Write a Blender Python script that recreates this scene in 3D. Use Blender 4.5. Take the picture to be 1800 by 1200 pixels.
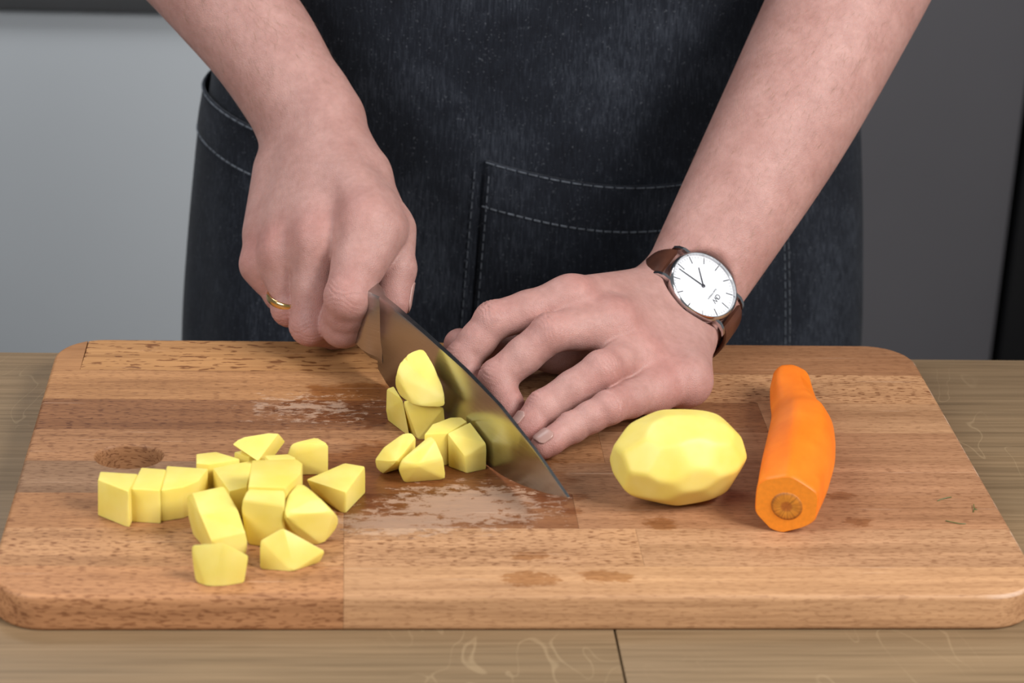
import bpy, bmesh, math, random
import numpy as np
from mathutils import Vector, Matrix
from mathutils.geometry import interpolate_bezier
for o in list(bpy.data.objects): bpy.data.objects.remove(o)
scene = bpy.context.scene
COL = scene.collection
random.seed(7); np.random.seed(7)

# ------------------------------------------------------------------ camera (origin = middle of the board's front edge, board top at z 0)
CAM = ((-0.0845, -0.8913, 0.5018), (0.99709, -0.06651, 0.03729), (-0.00834, 0.39098, 0.92036), (0.0758, 0.91799, -0.38928))
cd = bpy.data.cameras.new('camera'); cam = bpy.data.objects.new('camera', cd); COL.objects.link(cam)
_c, _a, _b, _f = [Vector(v) for v in CAM]
m = Matrix((( _a.x, _b.x, -_f.x, _c.x), (_a.y, _b.y, -_f.y, _c.y), (_a.z, _b.z, -_f.z, _c.z), (0, 0, 0, 1)))
cam.matrix_world = m
cd.sensor_width = 36.0; cd.lens = 80.0; cd.clip_start = 0.02
cd.dof.use_dof = True; cd.dof.focus_distance = 1.19; cd.dof.aperture_fstop = 10.0
scene.camera = cam
scene.view_settings.view_transform = 'Standard'; scene.view_settings.look = 'None'
scene.view_settings.exposure = 0.0; scene.view_settings.gamma = 1.0
scene.view_settings.use_curve_mapping = False

# ------------------------------------------------------------------ light: soft studio lamps left and right, dim room
w = bpy.data.worlds.new('room_light'); scene.world = w; w.use_nodes = True
w.node_tree.nodes['Background'].inputs[0].default_value = (0.92, 0.96, 1.0, 1)
w.node_tree.nodes['Background'].inputs[1].default_value = 0.17
def softbox(name, loc, target, size, energy, col=(1, 1, 1), size_y=None):
    l = bpy.data.lights.new(name, 'AREA'); l.energy = energy; l.color = col
    l.shape = 'RECTANGLE'; l.size = size; l.size_y = size_y or size
    o = bpy.data.objects.new(name, l); COL.objects.link(o); o.location = loc
    o.rotation_euler = (Vector(target) - Vector(loc)).to_track_quat('-Z', 'Y').to_euler()
    return o
softbox('softbox_key', (0.90, -0.50, 0.95), (0.03, 0.18, 0.02), 0.55, 25, (1.0, 0.98, 0.96))
softbox('softbox_fill', (-0.90, -0.65, 0.85), (-0.05, 0.2, 0.02), 0.7, 14.5, (0.97, 0.985, 1.0))
softbox('cabinet_fill', (-0.45, 0.75, 1.05), (-0.25, 1.25, -0.3), 0.35, 7, (0.95, 0.98, 1.0))  # added unseen fill, placed to brighten the light grey cabinet fronts

# potato pieces: corner points in millimetres, origin on the board top
PIECES = {
  'A1': [(-196.9, 87.9, 18.0), (-196.9, 87.9, 0.0), (-179.1, 85.6, 18.0), (-179.1, 85.6, 0.0), (-181.5, 65.1, 18.7), (-181.5, 65.1, 0.0), (-197.1, 78.8, 18.0), (-197.1, 78.8, 0.0), (-197.5, 77.1, 0.0), (-183.4, 65.6, 0.0)],
  'A2': [(-178.1, 93.4, 17.5), (-178.1, 93.4, 0.0), (-166.2, 91.6, 17.5), (-166.2, 91.6, 0.0), (-167.4, 68.8, 17.5), (-167.4, 68.8, 0.0), (-181.3, 70.5, 17.5), (-181.3, 70.5, 0.0)],
  'A3': [(-166.3, 97.4, 16.5), (-166.3, 97.4, 0.0), (-146.4, 94.5, 16.5), (-146.4, 94.5, 0.0), (-150.2, 81.0, 16.5), (-150.2, 81.0, 0.0), (-157.0, 74.4, 16.5), (-157.0, 74.4, 0.0), (-167.3, 70.8, 16.5), (-167.3, 70.8, 0.0)],
  'A4': [(-153.0, 109.6, 17.0), (-153.0, 109.6, 0.0), (-143.6, 112.2, 17.0), (-143.6, 112.2, 0.0), (-131.7, 104.2, 17.0), (-131.7, 104.2, 0.0), (-146.1, 97.8, 17.0), (-146.1, 97.8, 0.0), (-152.4, 99.0, 17.0), (-152.4, 99.0, 0.0)],
  'A5': [(-135.0, 111.7, 17.0), (-135.0, 111.7, 0.0), (-129.4, 114.9, 17.0), (-129.4, 114.9, 0.0), (-123.6, 108.6, 17.0), (-123.6, 108.6, 0.0), (-127.4, 106.1, 17.0), (-127.4, 106.1, 0.0)],
  'A6': [(-144.4, 96.1, 16.0), (-144.4, 96.1, 0.0), (-125.7, 105.0, 16.0), (-125.7, 105.0, 0.0), (-127.3, 76.2, 16.0), (-127.3, 76.2, 0.0), (-135.3, 71.4, 16.0), (-135.3, 71.4, 0.0)],
  'A7': [(-123.0, 99.3, 18.5), (-135.6, 107.7, 23.5), (-132.9, 109.3, 25.2), (-129.7, 110.1, 26.4), (-123.6, 110.6, 27.7), (-118.2, 110.4, 28.4), (-113.2, 109.6, 28.5), (-119.1, 105.6, 12.1), (-130.8, 113.4, 16.7), (-128.3, 114.9, 18.3), (-125.3, 115.6, 19.4), (-119.7, 116.1, 20.6), (-114.6, 115.9, 21.3), (-110.0, 115.2, 21.4)],
  'A8': [(-107.4, 120.2, 18.0), (-107.4, 120.2, 0.0), (-95.0, 127.5, 18.0), (-95.0, 127.5, 0.0), (-88.8, 121.2, 17.0), (-88.8, 121.2, 0.0), (-109.8, 117.2, 12.0), (-94.9, 128.5, 0.0), (-98.3, 125.9, 0.0), (-110.2, 131.5, 0.0)],
  'A9': [(-119.8, 99.8, 21.0), (-119.8, 99.8, 0.0), (-108.6, 101.8, 21.0), (-108.6, 101.8, 0.0), (-105.0, 98.1, 21.0), (-105.0, 98.1, 0.0), (-114.8, 88.7, 21.0), (-114.8, 88.7, 0.0), (-104.0, 90.0, 21.0), (-104.0, 90.0, 0.0)],
  'A10': [(-124.9, 78.4, 29.0), (-124.9, 78.4, 0.0), (-104.1, 79.8, 29.0), (-104.1, 79.8, 0.0), (-101.1, 77.0, 28.0), (-101.1, 77.0, 0.0), (-101.7, 66.1, 28.0), (-101.7, 66.1, 0.0), (-108.2, 49.3, 29.0), (-108.2, 49.3, 0.0), (-125.6, 50.3, 29.0), (-125.6, 50.3, 0.0)],
  'A11': [(-125.8, 48.6, 29.0), (-108.4, 47.0, 29.0), (-110.4, 42.6, 12.5), (-128.8, 48.4, 16.5), (-126.6, 48.3, 0.0), (-120.7, 46.6, 0.0), (-111.3, 55.6, 0.0), (-125.8, 48.6, 0.0), (-108.4, 47.0, 0.0), (-128.3, 45.8, 24.0), (-108.8, 42.2, 23.0)],
  'A12': [(-101.9, 61.8, 26.0), (-107.4, 49.5, 26.0), (-93.3, 52.6, 23.0), (-85.9, 50.2, 16.0), (-83.5, 54.9, 10.0), (-84.3, 56.5, 5.0), (-91.1, 47.8, 0.0), (-109.2, 59.0, 0.0), (-109.2, 39.5, 20.0), (-98.4, 48.4, 0.0), (-97.3, 52.6, 0.0), (-105.9, 57.8, 0.0)],
  'A13': [(-99.7, 92.3, 12.0), (-81.2, 108.5, 13.0), (-81.2, 108.5, 0.0), (-71.3, 103.8, 13.5), (-71.3, 103.8, 0.0), (-80.4, 79.5, 11.5), (-80.5, 80.1, 0.0), (-82.7, 80.6, 0.0), (-71.2, 101.2, 0.0), (-96.5, 100.4, 0.0)],
  'A14': [(-151.6, 57.6, 22.0), (-137.6, 64.8, 22.0), (-136.2, 63.3, 21.0), (-129.9, 45.3, 19.0), (-126.4, 34.1, 14.0), (-125.4, 34.2, 9.0), (-141.7, 31.5, 11.0), (-146.9, 39.3, 20.0), (-154.5, 64.0, 17.0), (-154.2, 64.5, 6.0), (-146.7, 52.1, 0.0), (-128.7, 49.4, 0.0), (-140.1, 32.9, 0.0), (-127.2, 32.9, 0.0), (-125.8, 35.8, 4.0), (-137.6, 61.8, 0.0), (-151.6, 57.6, 0.0)],
  'A15': [(-149.6, 15.4, 17.5), (-135.0, 12.0, 20.5), (-124.0, 13.7, 13.0), (-149.0, 18.3, 5.0), (-142.9, 9.0, 0.0), (-139.6, 8.5, 0.0), (-128.1, 16.3, 0.0), (-136.3, 9.0, 0.0), (-134.0, 9.0, 0.0), (-126.0, 11.7, 0.0), (-147.6, 12.4, 0.0), (-126.2, 22.0, 3.0)],
  'A16': [(-109.2, 28.7, 19.5), (-119.4, 26.4, 14.0), (-119.3, 29.8, 2.0), (-104.5, 22.2, 0.0), (-111.0, 24.8, 0.0), (-92.5, 33.0, 0.0), (-89.6, 31.1, 6.0), (-108.2, 26.7, 0.0), (-92.6, 31.1, 0.0), (-119.4, 24.4, 0.0), (-114.1, 27.0, 0.0)],
  'B1': [(-45.9, 160.2, 20.0), (-30.5, 156.1, 21.0), (-52.6, 169.1, 21.0), (-55.8, 171.5, 24.0), (-56.1, 169.8, 34.0), (-52.3, 174.0, 42.0), (-43.6, 177.5, 45.0), (-41.5, 179.1, 44.0), (-38.2, 173.5, 42.0), (-32.8, 164.5, 34.0), (-30.0, 156.3, 26.0), (-45.6, 187.5, 25.0), (-49.3, 183.0, 26.0)],
  'B2': [(-59.9, 183.3, 19.0), (-56.2, 182.5, 21.0), (-51.9, 164.9, 21.0), (-60.0, 184.8, 6.0), (-50.6, 177.6, 0.0), (-51.2, 186.5, 0.0), (-58.9, 185.3, 0.0), (-47.9, 164.9, 0.0)],
  'B2b': [(-51.6, 164.2, 21.0), (-43.2, 165.7, 21.0), (-31.1, 160.5, 19.0), (-50.4, 174.7, 1.0), (-43.7, 162.6, 0.0), (-32.7, 171.2, 4.0), (-50.0, 176.2, 0.0), (-39.2, 171.7, 0.0), (-29.1, 163.5, 0.0), (-39.1, 167.4, 0.0)],
  'B3': [(-41.9, 130.7, 18.0), (-41.9, 130.7, 0.0), (-37.5, 142.8, 18.0), (-37.5, 142.8, 0.0), (-28.0, 151.0, 18.0), (-28.0, 151.0, 0.0), (-22.6, 151.4, 18.0), (-22.6, 151.4, 0.0), (-19.8, 146.0, 18.0), (-19.8, 146.0, 0.0), (-30.2, 132.2, 18.0), (-30.2, 132.2, 0.0), (-30.2, 135.5, 0.0)],
  'B4': [(-30.5, 131.1, 18.5), (-18.5, 143.5, 19.0), (-16.9, 140.2, 18.0), (-11.0, 128.8, 14.0), (-10.7, 128.1, 10.0), (-21.9, 123.2, 9.5), (-28.0, 133.0, 0.0), (-20.5, 123.4, 0.0), (-10.6, 128.1, 0.0), (-18.5, 143.5, 0.0), (-29.5, 131.1, 0.0)],
  'B5': [(-62.4, 126.6, 13.0), (-52.5, 132.6, 18.0), (-48.0, 133.3, 18.0), (-45.8, 129.5, 17.0), (-55.7, 111.4, 12.0), (-66.9, 122.0, 8.0), (-66.0, 123.3, 3.0), (-62.6, 121.8, 0.0), (-55.5, 125.7, 0.0), (-46.0, 133.3, 0.0), (-52.5, 132.6, 0.0), (-61.4, 128.6, 0.0), (-49.2, 140.6, 0.0)],
  'B6': [(-39.4, 122.7, 21.5), (-37.0, 117.5, 21.5), (-53.8, 110.5, 14.0), (-55.1, 109.9, 9.0), (-32.7, 114.4, 12.5), (-45.5, 106.7, 12.5), (-30.9, 116.4, 0.0), (-47.3, 114.3, 0.0), (-53.8, 122.5, 0.0), (-40.4, 122.7, 0.0), (-36.0, 117.5, 0.0), (-51.8, 112.5, 0.0), (-32.7, 116.4, 0.0)],
}
JL = {
  'dial': (0.11513, 0.26026, 0.048),
  'd12': (0.7568, -0.2752, -0.5923),
  'd3': (-0.549, -0.7596, -0.3485),
  'n': (0.3541, -0.5891, 0.7263),
  'wrist': (0.10504, 0.27705, 0.0273),
  'index': [(0.03765, 0.222, 0.05387), (-0.00338, 0.213, 0.04545), (-0.01992, 0.206, 0.02583), (-0.01588, 0.19452, 0.012)],
  'middle': [(0.05904, 0.213, 0.04444), (0.02537, 0.197, 0.04531), (-0.00233, 0.188, 0.02348), (0.00325, 0.17495, 0.01)],
  'ring': [(0.07299, 0.203, 0.02923), (0.05064, 0.176, 0.03371), (0.02046, 0.165, 0.01728), (0.01023, 0.15646, 0.009)],
  'pinky': [(0.07985, 0.185, 0.01895), (0.05258, 0.155, 0.02209), (0.03342, 0.148, 0.01408), (0.01846, 0.13854, 0.008)],
  'thumb': [(0.07374, 0.262, 0.01672), (0.03618, 0.247, 0.01427), (-0.00051, 0.236, 0.01967), (-0.02022, 0.226, 0.02609)],
  'arm': [(0.1652, 0.345, 0.10674), (0.21196, 0.405, 0.17232)],
}
JR = {
  'index': [(-0.0696, 0.274, 0.0761), (-0.07981, 0.245, 0.04501), (-0.08209, 0.254, 0.02537), (-0.064, 0.272, 0.022)],
  'middle': [(-0.09611, 0.28, 0.0643), (-0.10008, 0.2627, 0.02158), (-0.088, 0.279, 0.012), (-0.068, 0.288, 0.026)],
  'ring': [(-0.11499, 0.291, 0.05325), (-0.1116, 0.279, 0.0249), (-0.098, 0.296, 0.012), (-0.078, 0.305, 0.027)],
  'pinky': [(-0.12766, 0.303, 0.04107), (-0.11703, 0.295, 0.02657), (-0.106, 0.312, 0.014), (-0.088, 0.318, 0.028)],
  'wrist': (-0.10046, 0.362, 0.10114),
  'thumb': [(-0.07377, 0.325, 0.08597), (-0.05751, 0.287, 0.06784), (-0.05433, 0.274, 0.05043), (-0.0555, 0.264, 0.03494)],
  'arm': [(-0.12579, 0.388, 0.13704), (-0.15058, 0.408, 0.16424)],
}

# ------------------------------------------------------------------ helpers
def tag(o, label=None, cat=None, group=None, kind=None):
    if label: o['label'] = label
    if cat: o['category'] = cat
    if group: o['group'] = group
    if kind: o['kind'] = kind
    return o
def link(name, me, mat=None, parent=None):
    o = bpy.data.objects.new(name, me); COL.objects.link(o)
    if mat is not None and me is not None: me.materials.append(mat)
    if parent is not None: o.parent = parent
    return o
def empty(name, loc=(0, 0, 0)):
    o = bpy.data.objects.new(name, None); COL.objects.link(o); o.location = loc; o.empty_display_size = .02
    return o
def mesh_pd(name, V, F, smooth=True):
    me = bpy.data.meshes.new(name)
    me.from_pydata([tuple(v) for v in V], [], [tuple(f) for f in F]); me.update()
    if smooth: me.polygons.foreach_set('use_smooth', [True] * len(me.polygons))
    return me
def sharpen(me, deg=35):
    bm = bmesh.new(); bm.from_mesh(me)
    a = math.radians(deg)
    for f in bm.faces: f.smooth = True
    for e in bm.edges:
        e.smooth = not (len(e.link_faces) == 2 and e.calc_face_angle(0) > a)
    bm.to_mesh(me); bm.free(); return me
def bm_mesh(bm, name, deg=35):
    bmesh.ops.recalc_face_normals(bm, faces=bm.faces[:])
    me = bpy.data.meshes.new(name); bm.to_mesh(me); bm.free()
    return sharpen(me, deg)
def box_bm(bm, lo, hi, bev=0.0, seg=2):
    r = bmesh.ops.create_cube(bm, size=1)
    lo, hi = Vector(lo), Vector(hi)
    for v in r['verts']: v.co = Vector((lo.x + (v.co.x + .5) * (hi.x - lo.x), lo.y + (v.co.y + .5) * (hi.y - lo.y), lo.z + (v.co.z + .5) * (hi.z - lo.z)))
    if bev: bmesh.ops.bevel(bm, geom=list({e for v in r['verts'] for e in v.link_edges}), offset=bev, segments=seg, affect='EDGES', profile=.5)
def box(name, lo, hi, mat, parent=None, bev=0.002):
    bm = bmesh.new(); box_bm(bm, lo, hi, bev); return link(name, bm_mesh(bm, name), mat, parent)
def loft(rings, closed=True, caps=True):
    n = len(rings[0]); V = [tuple(p) for r in rings for p in r]; F = []
    for i in range(len(rings) - 1):
        for j in range(n if closed else n - 1):
            k = (j + 1) % n
            F.append((i * n + j, i * n + k, (i + 1) * n + k, (i + 1) * n + j))
    if caps and closed:
        F.append(tuple(range(n))[::-1]); F.append(tuple((len(rings) - 1) * n + j for j in range(n)))
    return V, F
def loft_obj(name, rings, mat, parent=None, deg=40, closed=True, caps=True):
    V, F = loft(rings, closed, caps)
    bm = bmesh.new(); vs = [bm.verts.new(v) for v in V]
    for f in F:
        try: bm.faces.new([vs[i] for i in f])
        except ValueError: pass
    return link(name, bm_mesh(bm, name, deg), mat, parent)
def tube_bm(bm, pts, r, n=6, cap=True):
    pts = [Vector(p) for p in pts]; rings = []
    up = Vector((0.31, .17, .93))
    for i, p in enumerate(pts):
        t = (pts[min(i + 1, len(pts) - 1)] - pts[max(i - 1, 0)]).normalized()
        s = t.cross(up).normalized(); u = s.cross(t)
        rr = r[i] if isinstance(r, (list, tuple)) else r
        rings.append([bm.verts.new(p + (s * math.cos(a) + u * math.sin(a)) * rr) for a in [2 * math.pi * k / n for k in range(n)]])
    for a, b in zip(rings, rings[1:]):
        for j in range(n): bm.faces.new((a[j], a[(j + 1) % n], b[(j + 1) % n], b[j]))
    if cap: bm.faces.new(rings[0][::-1]); bm.faces.new(rings[-1])

# ------------------------------------------------------------------ node materials
class NT:
    def __init__(s, name):
        s.m = bpy.data.materials.new(name); s.m.use_nodes = True; s.t = s.m.node_tree
        s.b = s.t.nodes['Principled BSDF']; s.out = s.t.nodes['Material Output']
    def n(s, ty, **kw):
        nd = s.t.nodes.new(ty)
        for k, v in kw.items():
            if hasattr(nd, k) and not isinstance(v, bpy.types.NodeSocket): setattr(nd, k, v)
        return nd
    def put(s, sock, v):
        if isinstance(v, bpy.types.NodeSocket): s.t.links.new(v, sock)
        else: sock.default_value = v
    def math(s, op, a, b=0.0, c=0.0, clamp=False):
        nd = s.n('ShaderNodeMath'); nd.operation = op; nd.use_clamp = clamp
        s.put(nd.inputs[0], a); s.put(nd.inputs[1], b); s.put(nd.inputs[2], c); return nd.outputs[0]
    def vmul(s, v, sc, add=(0, 0, 0)):
        nd = s.n('ShaderNodeMapping'); s.put(nd.inputs['Vector'], v); nd.inputs['Scale'].default_value = sc; s.put(nd.inputs['Location'], add); return nd.outputs[0]
    def pos(s): return s.n('ShaderNodeNewGeometry').outputs['Position']
    def noise(s, vec, scale=1.0, detail=2.0, rough=.5, dist=0.0):
        nd = s.n('ShaderNodeTexNoise'); s.put(nd.inputs['Vector'], vec); nd.inputs['Scale'].default_value = scale
        nd.inputs['Detail'].default_value = detail; nd.inputs['Roughness'].default_value = rough; nd.inputs['Distortion'].default_value = dist
        return nd.outputs['Fac']
    def ramp(s, f, stops):
        nd = s.n('ShaderNodeValToRGB'); s.put(nd.inputs[0], f); e = nd.color_ramp.elements
        while len(e) < len(stops): e.new(.5)
        for i, (p, c) in enumerate(stops):
            e[i].position = p; e[i].color = (c, c, c, 1) if isinstance(c, (int, float)) else (*c, 1)
        return nd.outputs[0]
    def step(s, f, lo, hi):
        nd = s.n('ShaderNodeMapRange'); nd.interpolation_type = 'SMOOTHSTEP'; s.put(nd.inputs[0], f)
        nd.inputs[1].default_value = lo; nd.inputs[2].default_value = hi; return nd.outputs[0]
    def mix(s, f, a, b, mode='MIX'):
        nd = s.n('ShaderNodeMix'); nd.data_type = 'RGBA'; nd.blend_type = mode
        s.put(nd.inputs[0], f)
        for sk, v in ((nd.inputs[6], a), (nd.inputs[7], b)):
            s.put(sk, v if isinstance(v, bpy.types.NodeSocket) else (*v, 1))
        return nd.outputs[2]
    def bump(s, h, strength=.3, dist=.001):
        nd = s.n('ShaderNodeBump'); s.put(nd.inputs['Height'], h); nd.inputs['Strength'].default_value = strength; nd.inputs['Distance'].default_value = dist
        s.t.links.new(nd.outputs[0], s.b.inputs['Normal'])
    def set(s, **kw):
        for k, v in kw.items():
            key = k.replace('_', ' ')
            sk = s.b.inputs[key]
            s.put(sk, (*v, 1) if isinstance(v, tuple) and len(v) == 3 and sk.type == 'RGBA' else v)
        return s
def plain(name, col, rough=.5, metal=0.0, var=.06, scale=60.0, bump=0.0):
    t = NT(name); p = t.pos(); nz = t.noise(p, scale, 3)
    t.set(Base_Color=t.mix(1.0, col, t.ramp(nz, [(0.3, 1 - var), (0.7, 1.0)]), 'MULTIPLY'), Roughness=rough, Metallic=metal)
    if bump: t.bump(nz, bump, .0005)
    return t.m

def mat_board():
    t = NT('beech_stave'); p = t.pos(); oi = t.n('ShaderNodeObjectInfo')
    off = t.n('ShaderNodeCombineXYZ'); t.put(off.inputs[0], t.math('MULTIPLY', oi.outputs['Random'], 37.0)); t.put(off.inputs[1], t.math('MULTIPLY', oi.outputs['Random'], 91.0))
    g = t.noise(t.vmul(p, (7, 130, 130), off.outputs[0]), 1, 4, .6, .6)
    g2 = t.noise(t.vmul(p, (2.5, 42, 42), off.outputs[0]), 1, 2, .5, 1.2)
    fl = t.noise(t.vmul(p, (210, 1000, 1000), off.outputs[0]), 1, 1, .4)
    g3 = t.noise(t.vmul(p, (22, 620, 620), off.outputs[0]), 1, 3, .7, .2)
    col = t.mix(1.0, oi.outputs['Color'], t.ramp(g, [(.25, (.74, .69, .65)), (.5, (.95, .94, .93)), (.75, (1.10, 1.10, 1.09))]), 'MULTIPLY')
    col = t.mix(1.0, col, t.ramp(g3, [(.3, (.78, .74, .71)), (.55, (1.0, 1.0, 1.0)), (.75, (1.07, 1.07, 1.07))]), 'MULTIPLY')
    col = t.mix(1.0, col, t.ramp(g2, [(.3, (.82, .78, .74)), (.65, (1.06, 1.06, 1.06))]), 'MULTIPLY')
    big = t.step(oi.outputs['Alpha'], 1.1, 1.6)
    fl2 = t.step(t.noise(t.vmul(p, (105, 360, 360), off.outputs[0]), 1, 2, .5, .4), .57, .62)
    fmask = t.math('MULTIPLY', t.step(fl, .555, .63), t.math('MINIMUM', oi.outputs['Alpha'], 1.0))
    fmask = t.math('MAXIMUM', t.math('MULTIPLY', fmask, t.math('SUBTRACT', 1.0, big)), t.math('MULTIPLY', fl2, big))
    col = t.mix(t.math('MULTIPLY', fmask, .85), col, t.mix(1.0, col, (.36, .23, .15), 'MULTIPLY'))
    # damp juice stains and dried starch left by the cutting
    sp = t.n('ShaderNodeSeparateXYZ'); t.put(sp.inputs[0], p); X, Y, Zc = sp.outputs
    n1 = t.noise(t.vmul(p, (38, 60, 10)), 1, 4, .62, .5); n2 = t.noise(t.vmul(p, (100, 210, 10)), 1, 6, .78, .4)
    def blob(cx, cy, rx, ry):
        a = t.math('DIVIDE', t.math('SUBTRACT', X, cx), rx); b = t.math('DIVIDE', t.math('SUBTRACT', Y, cy), ry)
        return t.math('SUBTRACT', 1.0, t.math('SQRT', t.math('ADD', t.math('MULTIPLY', a, a), t.math('MULTIPLY', b, b))))
    top = t.step(Zc, -.0015, -.0003)
    wet = t.math('MAXIMUM', blob(-.045, .118, .095, .055), blob(-.06, .205, .075, .035))
    wetm = t.step(t.math('ADD', wet, t.math('MULTIPLY', t.math('SUBTRACT', n1, .5), 1.3)), .12, .36)
    pale = t.math('MAXIMUM', blob(-.022, .088, .062, .034), t.math('MULTIPLY', blob(-.100, .200, .055, .030), .6))
    pale = t.math('MAXIMUM', pale, blob(-.055, .07, .05, .02))
    palem = t.step(t.math('ADD', t.math('MULTIPLY', pale, .6), t.math('MULTIPLY', t.math('SUBTRACT', n2, .5), 1.7)), .20, .34)
    drop = None
    for cx, cy, rx, ry in ((.017, .091, .015, .008), (.028, .083, .008, .006), (.001, .073, .012, .007), (.07, .070, .011, .009), (.003, .016, .018, .011), (.038, .018, .020, .008), (.163, .100, .011, .006), (.166, .072, .010, .007), (.142, .137, .010, .006), (.005, .038, .016, .006), (.032, .098, .008, .006)):
        b = blob(cx, cy, rx, ry); drop = b if drop is None else t.math('MAXIMUM', drop, b)
    dropm = t.step(t.math('ADD', drop, t.math('MULTIPLY', t.math('SUBTRACT', n2, .5), 2.2)), .25, .45)
    wetall = t.math('MULTIPLY', t.math('MAXIMUM', t.math('MULTIPLY', wetm, t.math('SUBTRACT', 1.0, palem)), t.math('MULTIPLY', dropm, .8)), top)
    col = t.mix(t.math('MULTIPLY', wetall, .9), col, t.mix(1.0, col, (.62, .46, .30), 'MULTIPLY'))
    col = t.mix(t.math('MULTIPLY', t.math('MULTIPLY', palem, top), .34), col, (.60, .44, .325))
    # fine knife scratches
    sc = t.noise(t.vmul(p, (900, 55, 10)), 1, 2, .5); sc2 = t.n('ShaderNodeMapping'); t.put(sc2.inputs[0], p); sc2.inputs['Rotation'].default_value = (0, 0, .9); sc2.inputs['Scale'].default_value = (14, 700, 1)
    scr = t.step(t.noise(sc2.outputs[0], 1, 1, .4), .70, .78)
    col = t.mix(t.math('MULTIPLY', t.math('MULTIPLY', scr, top), .3), col, (.72, .52, .38))
    nz = t.n('ShaderNodeSeparateXYZ'); t.put(nz.inputs[0], t.n('ShaderNodeNewGeometry').outputs['True Normal'])
    edge = t.math('MULTIPLY', t.math('MULTIPLY', t.step(nz.outputs[2], .15, .35), t.step(nz.outputs[2], .97, .90)), t.step(n1, .47, .60))
    edge = t.math('MULTIPLY', edge, t.step(X, .20, .225))
    col = t.mix(t.math('MULTIPLY', edge, .38), col, (.66, .50, .40))
    t.set(Base_Color=col, Roughness=t.math('MULTIPLY_ADD', wetall, -.22, .56), Specular_IOR_Level=.35)
    t.bump(t.math('ADD', g, t.math('MULTIPLY', fmask, -.6)), .18, .0006)
    return t.m
def mat_oak():
    t = NT('oak_worktop'); p = t.pos(); oi = t.n('ShaderNodeObjectInfo')
    off = t.n('ShaderNodeCombineXYZ'); t.put(off.inputs[1], t.math('MULTIPLY', oi.outputs['Random'], 53.0))
    g = t.noise(t.vmul(p, (6, 330, 330), off.outputs[0]), 1, 5, .7, .3); g2 = t.noise(t.vmul(p, (2, 30, 30), off.outputs[0]), 1, 3, .5, 1.0)
    ray = t.noise(t.vmul(p, (46, 17, 20), off.outputs[0]), 1, 1, .3, 1.2)
    col = t.ramp(g, [(.25, (.135, .086, .043)), (.5, (.225, .149, .080)), (.78, (.30, .204, .115))])
    col = t.mix(1.0, col, t.ramp(g2, [(.3, (.8, .8, .8)), (.7, (1.08, 1.06, 1.04))]), 'MULTIPLY')
    rm = t.math('MULTIPLY', t.step(t.math('ABSOLUTE', t.math('SUBTRACT', ray, .5)), .012, .003), t.math('MULTIPLY', t.step(t.noise(t.vmul(p, (9, 7, 7)), 1, 1), .52, .62), .16))
    col = t.mix(rm, col, (.58, .43, .25))
    t.set(Base_Color=col, Roughness=.5, Specular_IOR_Level=.4); t.bump(g, .15, .0006)
    return t.m
def mat_potato():
    t = NT('potato_flesh'); p = t.n('ShaderNodeTexCoord').outputs['Object']
    n = t.noise(p, 45, 3, .5); n2 = t.noise(p, 900, 2)
    col = t.ramp(n, [(.3, (.78, .605, .10)), (.7, (.85, .70, .20))])
    t.set(Base_Color=col, Roughness=.48, Subsurface_Weight=.30, Subsurface_Scale=.004, Specular_IOR_Level=.5)
    t.b.inputs['Subsurface Radius'].default_value = (1.0, .75, .2)
    t.bump(n2, .06, .0004); return t.m
def mat_carrot():
    t = NT('carrot_flesh'); p = t.n('ShaderNodeTexCoord').outputs['Object']
    n = t.noise(p, 60, 3, .55); n2 = t.noise(p, 1400, 2)
    col = t.ramp(n, [(.3, (.80, .165, .006)), (.7, (.90, .215, .012))])
    t.set(Base_Color=col, Roughness=.46, Subsurface_Weight=.25, Subsurface_Scale=.004, Specular_IOR_Level=.4)
    t.b.inputs['Subsurface Radius'].default_value = (1.0, .4, .05)
    t.bump(n2, .12, .0004); return t.m
def mat_skin():
    t = NT('skin'); p = t.pos()
    a = t.n('ShaderNodeAttribute'); a.attribute_name = 'flush'
    n = t.noise(p, 55, 4, .55); n2 = t.noise(p, 260, 3, .6)
    v = t.n('ShaderNodeTexVoronoi'); v.feature = 'DISTANCE_TO_EDGE'; t.put(v.inputs['Vector'], p); v.inputs['Scale'].default_value = 950
    col = t.ramp(n, [(.3, (.40, .212, .182)), (.7, (.485, .278, .242))])
    col = t.mix(t.math('MULTIPLY', a.outputs['Fac'], .60, clamp=True), col, (.43, .160, .138))
    col = t.mix(1.0, col, t.ramp(n2, [(.25, (.89, .86, .85)), (.75, (1.06, 1.06, 1.06))]), 'MULTIPLY')
    t.set(Base_Color=col, Roughness=.52, Subsurface_Weight=.22, Subsurface_Scale=.004, Specular_IOR_Level=.38)
    t.b.inputs['Subsurface Radius'].default_value = (1.0, .36, .2)
    t.bump(t.math('ADD', t.math('MULTIPLY', v.outputs['Distance'], 2.0), n2), .34, .0004); return t.m
def mat_denim():
    t = NT('black_denim'); p = t.pos()
    big = t.noise(p, 16, 4, .6); st = t.noise(t.vmul(p, (900, 900, 90)), 1, 3, .7); tw = t.noise(t.vmul(p, (1500, 1500, 1500)), 1, 1, .5)
    sp = t.step(t.noise(p, 620, 2, .6), .63, .74)
    f = t.math('ADD', t.math('MULTIPLY', st, .6), t.math('MULTIPLY', big, .55))
    col = t.ramp(f, [(.36, (.0048, .0056, .0085)), (.58, (.0110, .0132, .0190)), (.82, (.043, .049, .063))])
    col = t.mix(t.math('MULTIPLY', sp, .38), col, (.14, .15, .17))
    t.set(Base_Color=col, Roughness=.9, Specular_IOR_Level=.12, Sheen_Weight=.06, Sheen_Roughness=.5)
    t.bump(t.math('ADD', st, tw), .5, .0006); return t.m
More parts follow.
